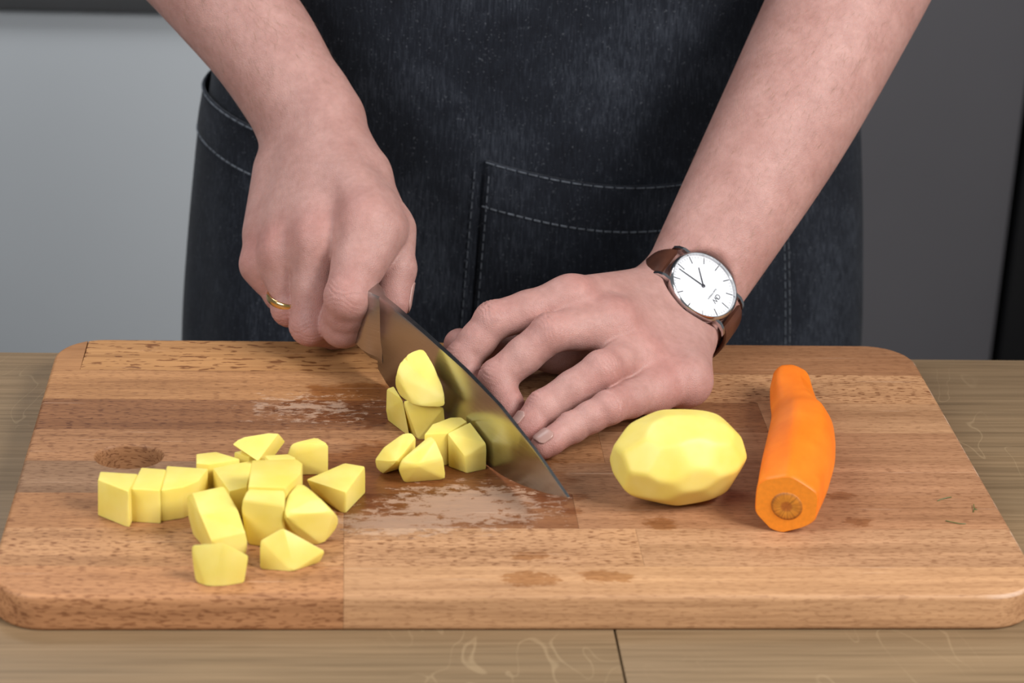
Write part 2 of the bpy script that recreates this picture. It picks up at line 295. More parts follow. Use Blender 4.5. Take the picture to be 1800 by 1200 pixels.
def mat_steel(name, rough=.25, col=(.62, .61, .60), brush=None):
    t = NT(name); p = t.n('ShaderNodeTexCoord').outputs['Object']
    n = t.noise(t.vmul(p, brush or (200, 200, 200)), 1, 3, .6)
    t.set(Base_Color=t.mix(1.0, col, t.ramp(n, [(.3, .88), (.7, 1.0)]), 'MULTIPLY'), Metallic=1.0, Roughness=t.math('MULTIPLY_ADD', n, .12, rough - .06))
    if brush: t.bump(n, .06, .0003)
    return t.m
def mat_leather():
    t = NT('brown_leather'); p = t.pos(); n = t.noise(p, 420, 3, .6); n2 = t.noise(p, 60, 2)
    t.set(Base_Color=t.ramp(n2, [(.3, (.050, .017, .010)), (.7, (.105, .036, .019))]), Roughness=.33, Specular_IOR_Level=.5); t.bump(n, .2, .0005); return t.m
def mat_crystal():
    t = NT('watch_crystal'); tr = t.n('ShaderNodeBsdfTransparent'); gl = t.n('ShaderNodeBsdfGlossy'); gl.inputs['Roughness'].default_value = .02
    fr = t.n('ShaderNodeFresnel'); fr.inputs[0].default_value = 1.45; mx = t.n('ShaderNodeMixShader')
    t.t.links.new(fr.outputs[0], mx.inputs[0]); t.t.links.new(tr.outputs[0], mx.inputs[1]); t.t.links.new(gl.outputs[0], mx.inputs[2]); t.t.links.new(mx.outputs[0], t.out.inputs['Surface'])
    return t.m
BOARD, OAK, POTATO, CARROT, SKIN, DENIM = mat_board(), mat_oak(), mat_potato(), mat_carrot(), mat_skin(), mat_denim()
STEEL = mat_steel('polished_steel', .14, (.72, .72, .73)); BLADE = mat_steel('brushed_blade_steel', .24, (.50, .485, .465), (40, 40, 1200))
LEATHER, CRYSTAL = mat_leather(), mat_crystal()
HANDLE = plain('dark_knife_handle', (.02, .017, .015), .4); GOLD = mat_steel('gold', .16, (.85, .58, .24))
DIALW = plain('white_dial', (.74, .75, .78), .45, var=.01); INK = plain('black_dial_print', (.03, .03, .04), .35, .3)
LIGHTCAB = plain('light_grey_laminate', (.52, .54, .56), .45, var=.03, scale=6); DARKCAB = plain('anthracite_laminate', (.125, .120, .130), .42, var=.08, scale=5)
BLACK = plain('black_glass', (.006, .006, .007), .3); DARKTOP = plain('dark_worktop', (.07, .07, .072), .5)
WALLM = plain('grey_wall_paint', (.36, .37, .38), .8); FLOORM = plain('grey_floor_tile', (.20, .19, .18), .6, scale=9)
THREAD = plain('faded_thread', (.12, .135, .16), .9, var=.6, scale=300); CLOTH = plain('black_cotton', (.012, .012, .014), .9, var=.3, scale=500)
NAILM = plain('fingernail', (.43, .25, .215), .38, var=.05, scale=200)
DILL = plain('dill_green', (.06, .11, .02), .5); CORE = None

# ------------------------------------------------------------------ setting
FLOOR = -0.918
tag(box('floor', (-2.2, -2.0, FLOOR - .05), (2.2, 1.9, FLOOR), FLOORM, bev=0), kind='structure')
tag(box('wall_back', (-2.2, 1.9, FLOOR), (2.2, 2.0, 1.7), WALLM, bev=0), kind='structure')
CY = 1.25
c = empty('base_cabinet', (-.5, CY + .3, FLOOR)); tag(c, 'light grey kitchen base cabinet under a dark worktop behind the cook', 'cabinet')
def cabbox(nm, lo, hi, mat, par, bev=.0015):
    o = box(nm, Vector(lo) - par.location, Vector(hi) - par.location, mat, par, bev); return o
cabbox('carcass', (-1.5, CY + .02, FLOOR + .10), (.215, CY + .6, -.068), LIGHTCAB, c)
for i, (x0, x1) in enumerate(((-1.5, -.902), (-.898, -.152), (-.148, .215))):
    cabbox('door', (x0 + .001, CY, FLOOR + .10), (x1 - .001, CY + .02, -.069), LIGHTCAB, c)
cabbox('plinth', (-1.48, CY + .06, FLOOR), (.2, CY + .55, FLOOR + .10), DARKTOP, c)
tag(box('worktop', (-1.52, CY - .012, -.066), (.215, CY + .62, -.026), DARKTOP), 'dark worktop slab lying on the light grey base cabinet', 'worktop')
c = empty('tall_cabinet', (.41, CY + .3, FLOOR)); tag(c, 'tall anthracite grey kitchen cabinet with a plain door behind the cook', 'cabinet')
cabbox('carcass', (.22, CY + .02, FLOOR), (.594, CY + .6, 1.2), DARKCAB, c); cabbox('door', (.221, CY, FLOOR + .08), (.594, CY + .02, 1.2), DARKCAB, c)
c = empty('refrigerator', (.93, CY + .3, FLOOR)); tag(c, 'tall black refrigerator next to the anthracite cabinet', 'refrigerator')
cabbox('body', (.60, CY + .03, FLOOR), (1.25, CY + .6, 1.0), BLACK, c); cabbox('door', (.60, CY - .01, FLOOR + .05), (1.25, CY + .03, 1.0), BLACK, c, .006)

# ------------------------------------------------------------------ oak table
tb = empty('kitchen_table', (0, .13, FLOOR)); tag(tb, 'oak plank kitchen table under the cutting board', 'table')
TY0, TY1, TZ = -.047, .313, -.018
def plank(x0, x1, y0, y1, col=1):
    o = box('plank', Vector((x0, y0, TZ - .035)) - tb.location, Vector((x1, y1, TZ)) - tb.location, OAK, tb, .0006); return o
g = .0001
for (x0, x1, y0, y1) in ((-.95, .0408, TY0, .04), (.0415, .95, TY0, .04), (-.95, .95, .0404, TY1)):
    plank(x0 + g, x1 - g, y0 + g, y1 - g)
for x in (-.88, .88):
    for y in (.0, .265):
        box('leg', Vector((x - .03, y - .03, FLOOR)) - tb.location, Vector((x + .03, y + .03, TZ - .035)) - tb.location, OAK, tb, .003)
for y in (-.005, .27): box('rail', Vector((-.85, y - .01, TZ - .11)) - tb.location, Vector((.85, y + .01, TZ - .0352)) - tb.location, OAK, tb, .002)

# ------------------------------------------------------------------ cutting board: glued beech staves
BW, BD, BT, BR = .24, .2914, .018, .026
def outline():
    pts = []
    for (cx, cy, a0) in ((BW - BR, BR, -90), (BW - BR, BD - BR, 0), (-BW + BR, BD - BR, 90), (-BW + BR, BR, 180)):
        for k in range(13):
            a = math.radians(a0 + k * 7.5); pts.append((cx + BR * math.cos(a), cy + BR * math.sin(a)))
    return pts
def clip(poly, ax, val, keep_less):
    out = []
    for i in range(len(poly)):
        p, q = poly[i - 1], poly[i]
        ip = (p[ax] <= val) == keep_less or p[ax] == val; iq = (q[ax] <= val) == keep_less or q[ax] == val
        if ip != iq:
            t = (val - p[ax]) / (q[ax] - p[ax]); out.append((p[0] + (q[0] - p[0]) * t, p[1] + (q[1] - p[1]) * t))
        if iq: out.append(q)
    return out
def sdf_rr(x, y):
    qx = abs(x) - (BW - BR); qy = abs(y - BD / 2) - (BD / 2 - BR)
    return math.hypot(max(qx, 0), max(qy, 0)) + min(max(qx, qy), 0) - BR
def inward(x, y):
    e = 1e-5
    gx = (sdf_rr(x + e, y) - sdf_rr(x - e, y)) / (2 * e); gy = (sdf_rr(x, y + e) - sdf_rr(x, y - e)) / (2 * e)
    l = math.hypot(gx, gy) or 1; return -gx / l, -gy / l
LAY = [(-.018, .0016), (-.0174, .0006), (-.0165, .0001), (-.0155, 0), (-.0030, 0), (-.0017, .0002), (-.0008, .0007), (-.0002, .0015), (0, .0024)]
bd = empty('cutting_board', (0, BD / 2, -BT)); tag(bd, 'worn beech cutting board with rounded corners and a finger hole', 'cutting board')
def stave(x0, x1, y0, y1, col, fleck):
    poly = outline()
    for ax, v, less in ((0, x0, False), (0, x1, True), (1, y0, False), (1, y1, True)): poly = clip(poly, ax, v, less)
    P = []
    for p in poly:
        if not P or math.hypot(p[0] - P[-1][0], p[1] - P[-1][1]) > 1e-6: P.append(p)
    if math.hypot(P[0][0] - P[-1][0], P[0][1] - P[-1][1]) < 1e-6: P.pop()
    cx = sum(p[0] for p in P) / len(P); cy = sum(p[1] for p in P) / len(P)
    rings = []
    for z, ins in LAY:
        r = []
        for (x, y) in P:
            if abs(sdf_rr(x, y)) < 1e-5:
                ix, iy = inward(x, y); nx, ny = x + ix * ins, y + iy * ins
                r.append((min(max(nx, x0), x1), min(max(ny, y0), y1), z))
            else: r.append((x, y, z))
        rings.append(r)
    e = .00006
    rings = [[(x + (e if x < cx else -e), y + (e if y < cy else -e), z) for x, y, z in r] for r in rings]
    rings = [[tuple(Vector(p) - bd.location) for p in r] for r in rings]
    o = loft_obj('stave', rings, BOARD, bd, 30); o.color = (col[0] * .88, col[1] * .82, col[2] * .76, fleck); return o
ROWS = [0, .0277, .065, .101, .136, .173, .210, .248, BD]
c_l, c_m, c_d, c_r, c_o = (.56, .34, .185), (.47, .265, .135), (.33, .175, .088), (.40, .20, .095), (.52, .29, .125)
LAYOUT = [  # from the front row to the back: list of (x-end, colour, flecks)
 [(-.0815, (.54, .28, .135), .7), (.24, (.62, .375, .205), .35)],
 [(-.0815, (.56, .315, .16), 1.0), (.057, (.58, .345, .19), .9), (.24, (.52, .31, .175), .6)],
 [(-.0815, (.48, .25, .118), .6), (.03, (.29, .13, .057), .3), (.24, (.44, .24, .13), .5)],
 [(-.13, (.33, .20, .118), .6), (.02, (.34, .168, .080), .5), (.24, (.45, .25, .14), .5)],
 [(.05, (.42, .22, .108), .7), (.24, (.40, .22, .12), .4)],
 [(-.02, (.29, .135, .060), .8), (.14, (.31, .15, .070), .6), (.24, (.47, .28, .155), .4)],
 [(.0, (.50, .265, .118), .5), (.24, (.53, .31, .165), 1.0)],
 [(-.224, (.48, .25, .11), .1), (.0, (.55, .30, .125), 1.7), (.24, (.40, .21, .108), .4)]]
staves = []
for r, row in enumerate(LAYOUT):
    x = -BW
    for (xe, col, fl) in row:
        staves.append((r, stave(x, xe, ROWS[r], ROWS[r + 1], col, fl))); x = xe
# finger hole cut through the staves it crosses
HX, HY, HA, HB = -.1885, .1415, .0160, .0130
prof = [(-.03, 0), (-.008, 0), (-.003, .0002), (-.0014, .0004), (-.0005, .0008), (0, .0014), (.002, .0040)]
cut = loft_obj('cutter', [[(HX + (HA + e) * math.cos(a) * (abs(math.cos(a)) ** -.12 if abs(math.cos(a)) > .01 else 1), HY + (HB + e) * math.sin(a), z) for a in [2 * math.pi * k / 40 for k in range(40)]] for z, e in prof], None, None)
for r, o in staves:
    if r in (3, 4):
        md = o.modifiers.new('hole', 'BOOLEAN'); md.object = cut; md.operation = 'DIFFERENCE'; md.solver = 'EXACT'
bpy.context.view_layer.update(); dg = bpy.context.evaluated_depsgraph_get()
for r, o in staves:
    if o.modifiers:
        me = bpy.data.meshes.new_from_object(o.evaluated_get(dg)); o.modifiers.clear(); o.data = me
        me.materials.clear(); me.materials.append(BOARD); sharpen(me, 30)
bpy.data.objects.remove(cut)

# ------------------------------------------------------------------ vegetables
def hull_piece(name, pts, mat=POTATO, bev=.0007, soft=0):
    P = [Vector(p) / 1000 for p in pts]
    zmin = min(p.z for p in P); cx = sum(p.x for p in P) / len(P); cy = sum(p.y for p in P) / len(P)
    base = Vector((cx, cy, zmin))
    bm = bmesh.new()
    for p in P: bm.verts.new((p - base) * 1.0)
    r = bmesh.ops.convex_hull(bm, input=bm.verts[:])
    bmesh.ops.delete(bm, geom=list({g for g in r['geom_interior'] + r['geom_unused'] if isinstance(g, bmesh.types.BMVert)}), context='VERTS')
    bmesh.ops.remove_doubles(bm, verts=bm.verts[:], dist=.0012)
    bmesh.ops.dissolve_limit(bm, angle_limit=math.radians(9), verts=bm.verts[:], edges=bm.edges[:])
    bmesh.ops.bevel(bm, geom=[e for e in bm.edges if len(e.link_faces) == 2 and e.calc_face_angle(0) > .12], offset=bev, segments=2, profile=.55, affect='EDGES', clamp_overlap=True)
    if soft:
        bmesh.ops.triangulate(bm, faces=bm.faces[:])
        for _ in range(2): bmesh.ops.subdivide_edges(bm, edges=[e for e in bm.edges if e.calc_length() > .002], cuts=1, use_grid_fill=True)
        bmesh.ops.triangulate(bm, faces=bm.faces[:])
        for _ in range(soft): bmesh.ops.smooth_vert(bm, verts=bm.verts[:], factor=.5, use_axis_x=True, use_axis_y=True, use_axis_z=True)
    z0 = min(v.co.z for v in bm.verts)
    for v in bm.verts: v.co.z -= z0
    o = link(name, bm_mesh(bm, name, 26), mat); o.location = base; return o
G1, G2 = 'potato pieces in the pile beside the finger hole', 'potato pieces beside the knife blade'
PL = {
 'A1': 'raw potato wedge at the end of the row beside the finger hole', 'A2': 'raw potato block in the middle of the row of three beside the finger hole',
 'A3': 'raw potato piece with curved outer side, inner end of the row by the finger hole', 'A4': 'flat topped potato piece behind the row, at the rear of the pile',
 'A5': 'small potato piece almost hidden under the thin wedge lying on the pile', 'A6': 'potato block in the middle of the pile behind the leaning slab',
 'A7': 'thin fan shaped potato wedge lying on top of the pile', 'A8': 'potato chunk at the back of the pile with a pale upright cut face',
 'A9': 'potato piece wedged behind the tall arched piece in the pile', 'A10': 'tall potato piece forming the rear half of the arch in the pile',
 'A11': 'potato piece forming the sloping front half of the arch in the pile', 'A12': 'large rounded potato chunk leaning against the arched pieces in the pile',
 'A13': 'wide wedge shaped potato piece sticking out from the pile toward the knife', 'A14': 'curved potato slab leaning on edge between the row and the arch',
 'A15': 'potato chunk touching the foot of the leaning curved slab', 'A16': 'pointed potato chunk lying free at the foot of the large rounded chunk',
 'B1': 'big potato chunk stacked on two others against the blade', 'B2': 'narrow potato slab under the stacked chunk, far from the blade',
 'B2b': 'potato piece under the stacked chunk, touching the blade', 'B3': 'potato block half hidden between the stack and the piece at the blade',
 'B4': 'potato block pressed against the blade near its curved belly', 'B5': 'rounded potato piece farthest from the blade in the cut group', 'B6': 'pointed potato piece with flat front face between rounded piece and blade'}
BEV = {'A12': .0030, 'B1': .0028, 'B5': .0016, 'A14': .0014, 'A16': .0012, 'A15': .0008, 'A8': .0014, 'A11': .0012, 'B2b': .0015, 'B6': .0012}
for k, pts in PIECES.items():
    tag(hull_piece('potato_piece', pts, bev=BEV.get(k, .0007), soft={'B1': 4, 'A12': 3}.get(k, 0)), PL[k], 'potato piece', G1 if k[0] == 'A' else G2)
def crumb(x, y, z, s, label):
    pts = [(x + random.uniform(-s, s), y + random.uniform(-s, s), z + random.uniform(0, s)) for _ in range(9)] + [(x - s, y, z), (x + s, y, z), (x, y + s, z)]
    tag(hull_piece('potato_crumb', pts, bev=.0001), label, 'potato crumb')
crumb(-13.5, 128, 0, 1.6, 'tiny potato crumb under the belly of the blade')

def peeled_potato():
    P0 = Vector((.0808, .0965, 0)); ax = Vector((.0625, .0150, .0)).normalized(); sd = Vector((-ax.y, ax.x, 0)); up = Vector((0, 0, 1))
    ra, rb, rc_ = .0345, .0240, .0225
    rnd = random.Random(3); planes = []
    for band, nb, amp in ((-.80, 6, .97), (-.40, 9, .985), (.05, 10, .975), (.45, 9, .985), (.82, 6, .97)):
        for k in range(nb):
            ph = 2 * math.pi * (k + rnd.uniform(-.18, .18) + (.5 if abs(band) > .6 else .25 * band)) / nb
            u = band + rnd.uniform(-.06, .06); c_ = math.sqrt(1 - u * u)
            n = Vector((u / ra * 1.0, c_ * math.cos(ph) / rb, c_ * math.sin(ph) / rc_)); pt = Vector((u * ra, c_ * math.cos(ph) * rb, c_ * math.sin(ph) * rc_))
            h = pt.dot(n.normalized()) * (amp + rnd.uniform(-.02, .02)); planes.append((n.normalized(), h))
    planes += [(Vector((1, .12, .1)).normalized(), .0300), (Vector((-1, -.1, -.05)).normalized(), .0318)]
    NN = np.array([list(n) for n, h in planes]); HH = np.array([h for n, h in planes])
    bm = bmesh.new(); bmesh.ops.create_icosphere(bm, subdivisions=6, radius=1)
    D = np.array([list(v.co) for v in bm.verts]); D /= np.linalg.norm(D, axis=1)[:, None]
    q = np.maximum(D @ NN.T / HH, 1e-6); p = 48.0; r = 1.0 / (np.sum(q ** p, axis=1) ** (1 / p))
    L = D * r[:, None]
    zmin = L[:, 2].min()
    for v, l in zip(bm.verts, L): v.co = ax * float(l[0]) + sd * float(l[1]) + up * float(l[2] - zmin)
    o = link('peeled_potato', bm_mesh(bm, 'peeled_potato', 80), POTATO); o.location = P0
    return o
tag(peeled_potato(), 'whole peeled yellow potato lying between the hand and the carrot', 'potato')

def smooth_path(P, n):
    P = [np.array(p, float) for p in P]; out = []
    Q = [2 * P[0] - P[1]] + P + [2 * P[-1] - P[-2]]
    for i in range(1, len(Q) - 2):
        for t in np.linspace(0, 1, n, endpoint=False):
            a, b, c_, d = Q[i - 1], Q[i], Q[i + 1], Q[i + 2]
            out.append(.5 * ((2 * b) + (-a + c_) * t + (2 * a - 5 * b + 4 * c_ - d) * t * t + (-a + 3 * b - 3 * c_ + d) * t ** 3))
    out.append(Q[-2]); return out
ct = empty('carrot', (.145, .14, 0)); tag(ct, 'peeled crooked orange carrot with a cut end showing its core', 'carrot')
cp = [(.1275, .0605, .0152, .0156), (.1312, .0725, .0162, .0164), (.1375, .0930, .0172, .0176), (.1440, .1150, .0175, .0178), (.1495, .1385, .0165, .0166), (.1512, .1570, .0145, .0138), (.1530, .1800, .0122, .0119), (.1555, .2010, .0110, .0110), (.1572, .2110, .0106, .0103), (.1580, .2160, .0104, .0092)]
path = smooth_path(cp, 5); rings = []; nseg = 44
rnd = random.Random(11); fac = [(2 * math.pi * k / 9 + rnd.uniform(-.18, .18), rnd.uniform(.93, .985)) for k in range(9)]
for i, q in enumerate(path):
    a = np.array(path[max(i - 1, 0)][:3]); b = np.array(path[min(i + 1, len(path) - 1)][:3]); t = (b - a) / np.linalg.norm(b - a)
    s = np.cross(t, [0, 0, 1.]); s /= np.linalg.norm(s); u = np.cross(s, t); r = q[3]; rg = []
    for k in range(nseg):
        an = 2 * math.pi * k / nseg
        rr = 1.0 / (sum(max(math.cos(an - f - .25 * math.sin(i * .12 + f * 3)), 1e-4) ** 26 / h ** 26 for f, h in fac) ** (1 / 26))
        rr = min(rr, 1.04) * r
        rg.append(tuple(q[:3] + s * rr * math.cos(an) + u * rr * math.sin(an) - np.array(ct.location)))
    rings.append(rg)
zoff = min(p[2] for rg in rings for p in rg)
rings = [[(p[0], p[1], p[2] - zoff) for p in rg] for rg in rings]
def shrink(rg, f, d):
    c_ = np.mean(np.array(rg), axis=0); return [tuple(c_ + (np.array(p) - c_) * f + d) for p in rg]
t0 = np.array(path[0][:3]) - np.array(path[2][:3]); t0 /= np.linalg.norm(t0)
t1 = np.array(path[-1][:3]) - np.array(path[-3][:3]); t1 /= np.linalg.norm(t1)
full = [shrink(rings[0], .97, t0 * .0007)] + rings + [shrink(rings[-1], .80, t1 * .0018), shrink(rings[-1], .45, t1 * .0028)]
fo = loft_obj('flesh', full, CARROT, ct, 55); fo.data.materials.append(plain('carrot_cut_face', (.93, .29, .018), .5, var=.12, scale=500))
for pl in fo.data.polygons:
    if len(pl.vertices) == nseg and pl.center.y < 0: pl.material_index = 1
def mat_core():
    t = NT('carrot_core'); p = t.n('ShaderNodeTexCoord').outputs['Object']; sp = t.n('ShaderNodeSeparateXYZ'); t.put(sp.inputs[0], p)
    r = t.math('SQRT', t.math('ADD', t.math('MULTIPLY', sp.outputs[0], sp.outputs[0]), t.math('MULTIPLY', sp.outputs[1], sp.outputs[1])))
    an = t.math('ARCTAN2', sp.outputs[1], sp.outputs[0]); cb = t.n('ShaderNodeCombineXYZ'); t.put(cb.inputs[0], t.math('MULTIPLY', t.math('SINE', an), 9.0)); t.put(cb.inputs[1], t.math('MULTIPLY', t.math('COSINE', an), 9.0)); t.put(cb.inputs[2], t.math('MULTIPLY', r, 120.0))
    n = t.noise(cb.outputs[0], 1, 3, .6)
    col = t.ramp(t.math('MULTIPLY', r, 1 / .0077), [(.0, (.42, .12, .012)), (.30, (.46, .14, .015)), (.42, (.62, .24, .022)), (.78, (.60, .21, .016)), (.92, (.36, .12, .012)), (1.0, (.62, .2, .015))])
    t.set(Base_Color=t.mix(1.0, col, t.ramp(n, [(.35, (.70, .68, .66)), (.62, (1.12, 1.14, 1.2))]), 'MULTIPLY'), Roughness=.55); t.bump(n, .3, .0008); return t.m
bm = bmesh.new(); prev = None; nsg = 32
for r, z in ((0, .0003), (.0020, .0004), (.0042, .0007), (.0062, .0007), (.0072, .0004), (.0077, -.0002)):
    ring = [bm.verts.new((r * math.cos(2 * math.pi * k / nsg), r * math.sin(2 * math.pi * k / nsg), z)) for k in range(nsg)] if r else [bm.verts.new((0, 0, z))]
    if prev is not None:
        for k in range(nsg):
            k2 = (k + 1) % nsg
            bm.faces.new((prev[0], ring[k], ring[k2]) if len(prev) == 1 else (prev[k], ring[k], ring[k2], prev[k2]))
    prev = ring
co = link('core', bm_mesh(bm, 'core', 60), mat_core(), ct)
co.location = Vector(np.mean(np.array(rings[0]), axis=0) + t0 * .0008) + Vector((.0005, 0, -.001)); co.rotation_euler = Vector(t0).to_track_quat('Z', 'Y').to_euler(); co['label'] = 'darker core of the cut end'

def dill(pts, label):
    bm = bmesh.new(); tube_bm(bm, pts, .00021, 5)
    tag(link('dill_sprig', bm_mesh(bm, 'dill_sprig')), label, 'dill').data.materials.append(DILL)
dill([(.2105, .0945, .0003), (.213, .0962, .0005), (.2165, .0972, .0009), (.2185, .0985, .0004)], 'tiny dark green dill sprig on the board near the chipped edge, nearer the back')
dill([(.2255, .0825, .0003), (.2265, .0855, .0005), (.228, .0845, .0006), (.2265, .0855, .0008), (.2275, .090, .0008)], 'tiny forked dill sprig closest to the board side edge')
dill([(.2095, .0735, .0003), (.212, .0715, .0006), (.2155, .0700, .0005), (.2185, .0702, .0003)], 'tiny curved dill sprig on the board nearer its front')

# ------------------------------------------------------------------ chef's knife; local x runs from heel to tip, z up, y to the far side of the blade
kn = empty('chef_knife', (-.0551, .2205, 0)); tag(kn, 'steel chef knife held in the fist with its edge on the board', 'knife')
kn.rotation_euler = (0, 0, math.atan2(-.8908, .4543))
def lerp_tab(x, tab):
    for (x0, y0), (x1, y1) in zip(tab, tab[1:]):
        if x <= x1: t = max(0, (x - x0) / (x1 - x0)); return y0 + (y1 - y0) * t
    return tab[-1][1]
SPINE = [(-.018, .0505), (0, .0497), (.034, .0472), (.076, .0433), (.11, .0378), (.143, .0286), (.160, .0226), (.170, .0186), (.1748, .0168)]
EDGE = [(-.018, .0068), (-.008, .0022), (0, .0004), (.05, .0003), (.095, .0003), (.115, .0014), (.134, .0046), (.155, .0100), (.168, .0142), (.1748, .0162)]
rings = []
for i in range(60):
    x = -.018 + (.1748 + .018) * i / 59; zs, ze = lerp_tab(x, SPINE), lerp_tab(x, EDGE); th = .0019 * (1 - .58 * max(0, x) / .175); thm = th * .8; zm = ze + (zs - ze) * .45
    rings.append([(x, th * .85, zs), (x, th, zs - (zs - ze) * .03), (x, thm, zm), (x, .00012, ze), (x, -.00012, ze), (x, -thm, zm), (x, -th, zs - (zs - ze) * .03), (x, -th * .85, zs)])
loft_obj('blade', rings, BLADE, kn, 12)
rings = []
for x, h0, h1, wd in ((-.0115, .0125, .0500, .0012), (-.0135, .0128, .0502, .0016), (-.0200, .0132, .0508, .0048), (-.0250, .0142, .0514, .0066), (-.0360, .0175, .0516, .0080)):
    cz, hh = (h0 + h1) / 2, (h1 - h0) / 2
    rings.append([(x, wd * sx * fx, cz + hh * fz) for sx, fx, fz in ((1, .75, 1), (1, 1, .86), (1, 1, 0), (1, 1, -.86), (1, .7, -1), (-1, .7, -1), (-1, 1, -.86), (-1, 1, 0), (-1, 1, .86), (-1, .75, 1))])
loft_obj('bolster', rings, BLADE, kn, 18)
rings = []
for x, cz, hh, wd in ((-.0362, .0345, .0168, .0081), (-.050, .0350, .0150, .0084), (-.075, .0360, .0138, .0086), (-.105, .0365, .0134, .0086), (-.130, .0362, .0145, .0086), (-.146, .0350, .0165, .0082), (-.150, .0348, .0150, .0065)):
    rings.append([(x, wd * math.copysign(abs(math.cos(a)) ** .7, math.cos(a)), cz + hh * math.copysign(abs(math.sin(a)) ** .7, math.sin(a))) for a in [2 * math.pi * k / 20 for k in range(20)]])
loft_obj('handle', rings, HANDLE, kn, 50)
for x in (-.055, -.090, -.125):
    bm = bmesh.new(); tube_bm(bm, [(x, -.0089, .036), (x, .0089, .036)], .0028, 12); link('rivet', bm_mesh(bm, 'rivet'), STEEL, kn)

# ------------------------------------------------------------------ person: signed distance body
V3 = lambda p: np.array(p, float)
def nrm(v): return v / np.linalg.norm(v)
def rc(a, b, ra, rb): return ('r', V3(a), V3(b), ra, rb)
def ec(a, b, side, w0, t0, w1, t1):
    a, b = V3(a), V3(b); x = nrm(b - a); s = V3(side); s = nrm(s - x * (s @ x)); return ('e', a, b, s, np.cross(x, s), w0, t0, w1, t1)
def prim(P, q):
    if q[0] == 't': return taper(P, q)
    a, b = q[1], q[2]; ab = b - a; d = P - a; L2 = max(ab @ ab, 1e-12)
    t = np.clip(d @ ab / L2, 0, 1)
    r = d - t[:, None] * ab
    if q[0] == 'r': return np.sqrt(np.einsum('ij,ij->i', r, r)) - (q[3] + (q[4] - q[3]) * t)
    s, u = q[3], q[4]; w = q[5] + (q[7] - q[5]) * t; th = q[6] + (q[8] - q[6]) * t; mm = np.minimum(w, th); x = ab / math.sqrt(L2)
    A_, B_, C_ = r @ s, r @ u, r @ x
    k = np.sqrt((A_ / w) ** 2 + (B_ / th) ** 2 + (C_ / mm) ** 2); g = np.sqrt((A_ / w ** 2) ** 2 + (B_ / th ** 2) ** 2 + (C_ / mm ** 2) ** 2)
    return np.where(k < .2, -.8 * mm, k * (k - 1) / np.maximum(g, 1e-9))
def taper(P, q):   # straight-ish limb: centre line and elliptical radii follow smooth tables along the axis
    _, o, x, s, u, ts, cs, ws, th_ = q
    d = P - o; t = np.clip(d @ x, ts[0], ts[-1]); c_ = np.stack([np.interp(t, ts, cs[:, i]) for i in range(3)], 1)
    r = P - c_; w = np.interp(t, ts, ws); h_ = np.interp(t, ts, th_); mm = np.minimum(w, h_)
    A_, B_, C_ = r @ s, r @ u, r @ x
    k = np.sqrt((A_ / w) ** 2 + (B_ / h_) ** 2 + (C_ / mm) ** 2); g = np.sqrt((A_ / w ** 2) ** 2 + (B_ / h_ ** 2) ** 2 + (C_ / mm ** 2) ** 2)
    return np.where(k < .2, -.8 * mm, k * (k - 1) / np.maximum(g, 1e-9))
def limb(pts, rad, side):
    pts = [V3(p) for p in pts]; cr = np.array(smooth_path([(*p, *r) for p, r in zip(pts, rad)], 12))
    o = pts[0]; x = nrm(pts[-1] - pts[0]); ts = (cr[:, :3] - o) @ x; s = V3(side); s = nrm(s - x * (s @ x))
    return ('t', o, x, s, np.cross(x, s), ts, cr[:, :3], cr[:, 3], cr[:, 4])
def smin(a, b, k):
    h = np.clip(.5 + .5 * (b - a) / k, 0, 1); return b * (1 - h) + a * h - k * h * (1 - h)
def fold(P, prims, k):
    d = prim(P, prims[0])
    for q in prims[1:]: d = smin(d, prim(P, q), k)
    return d
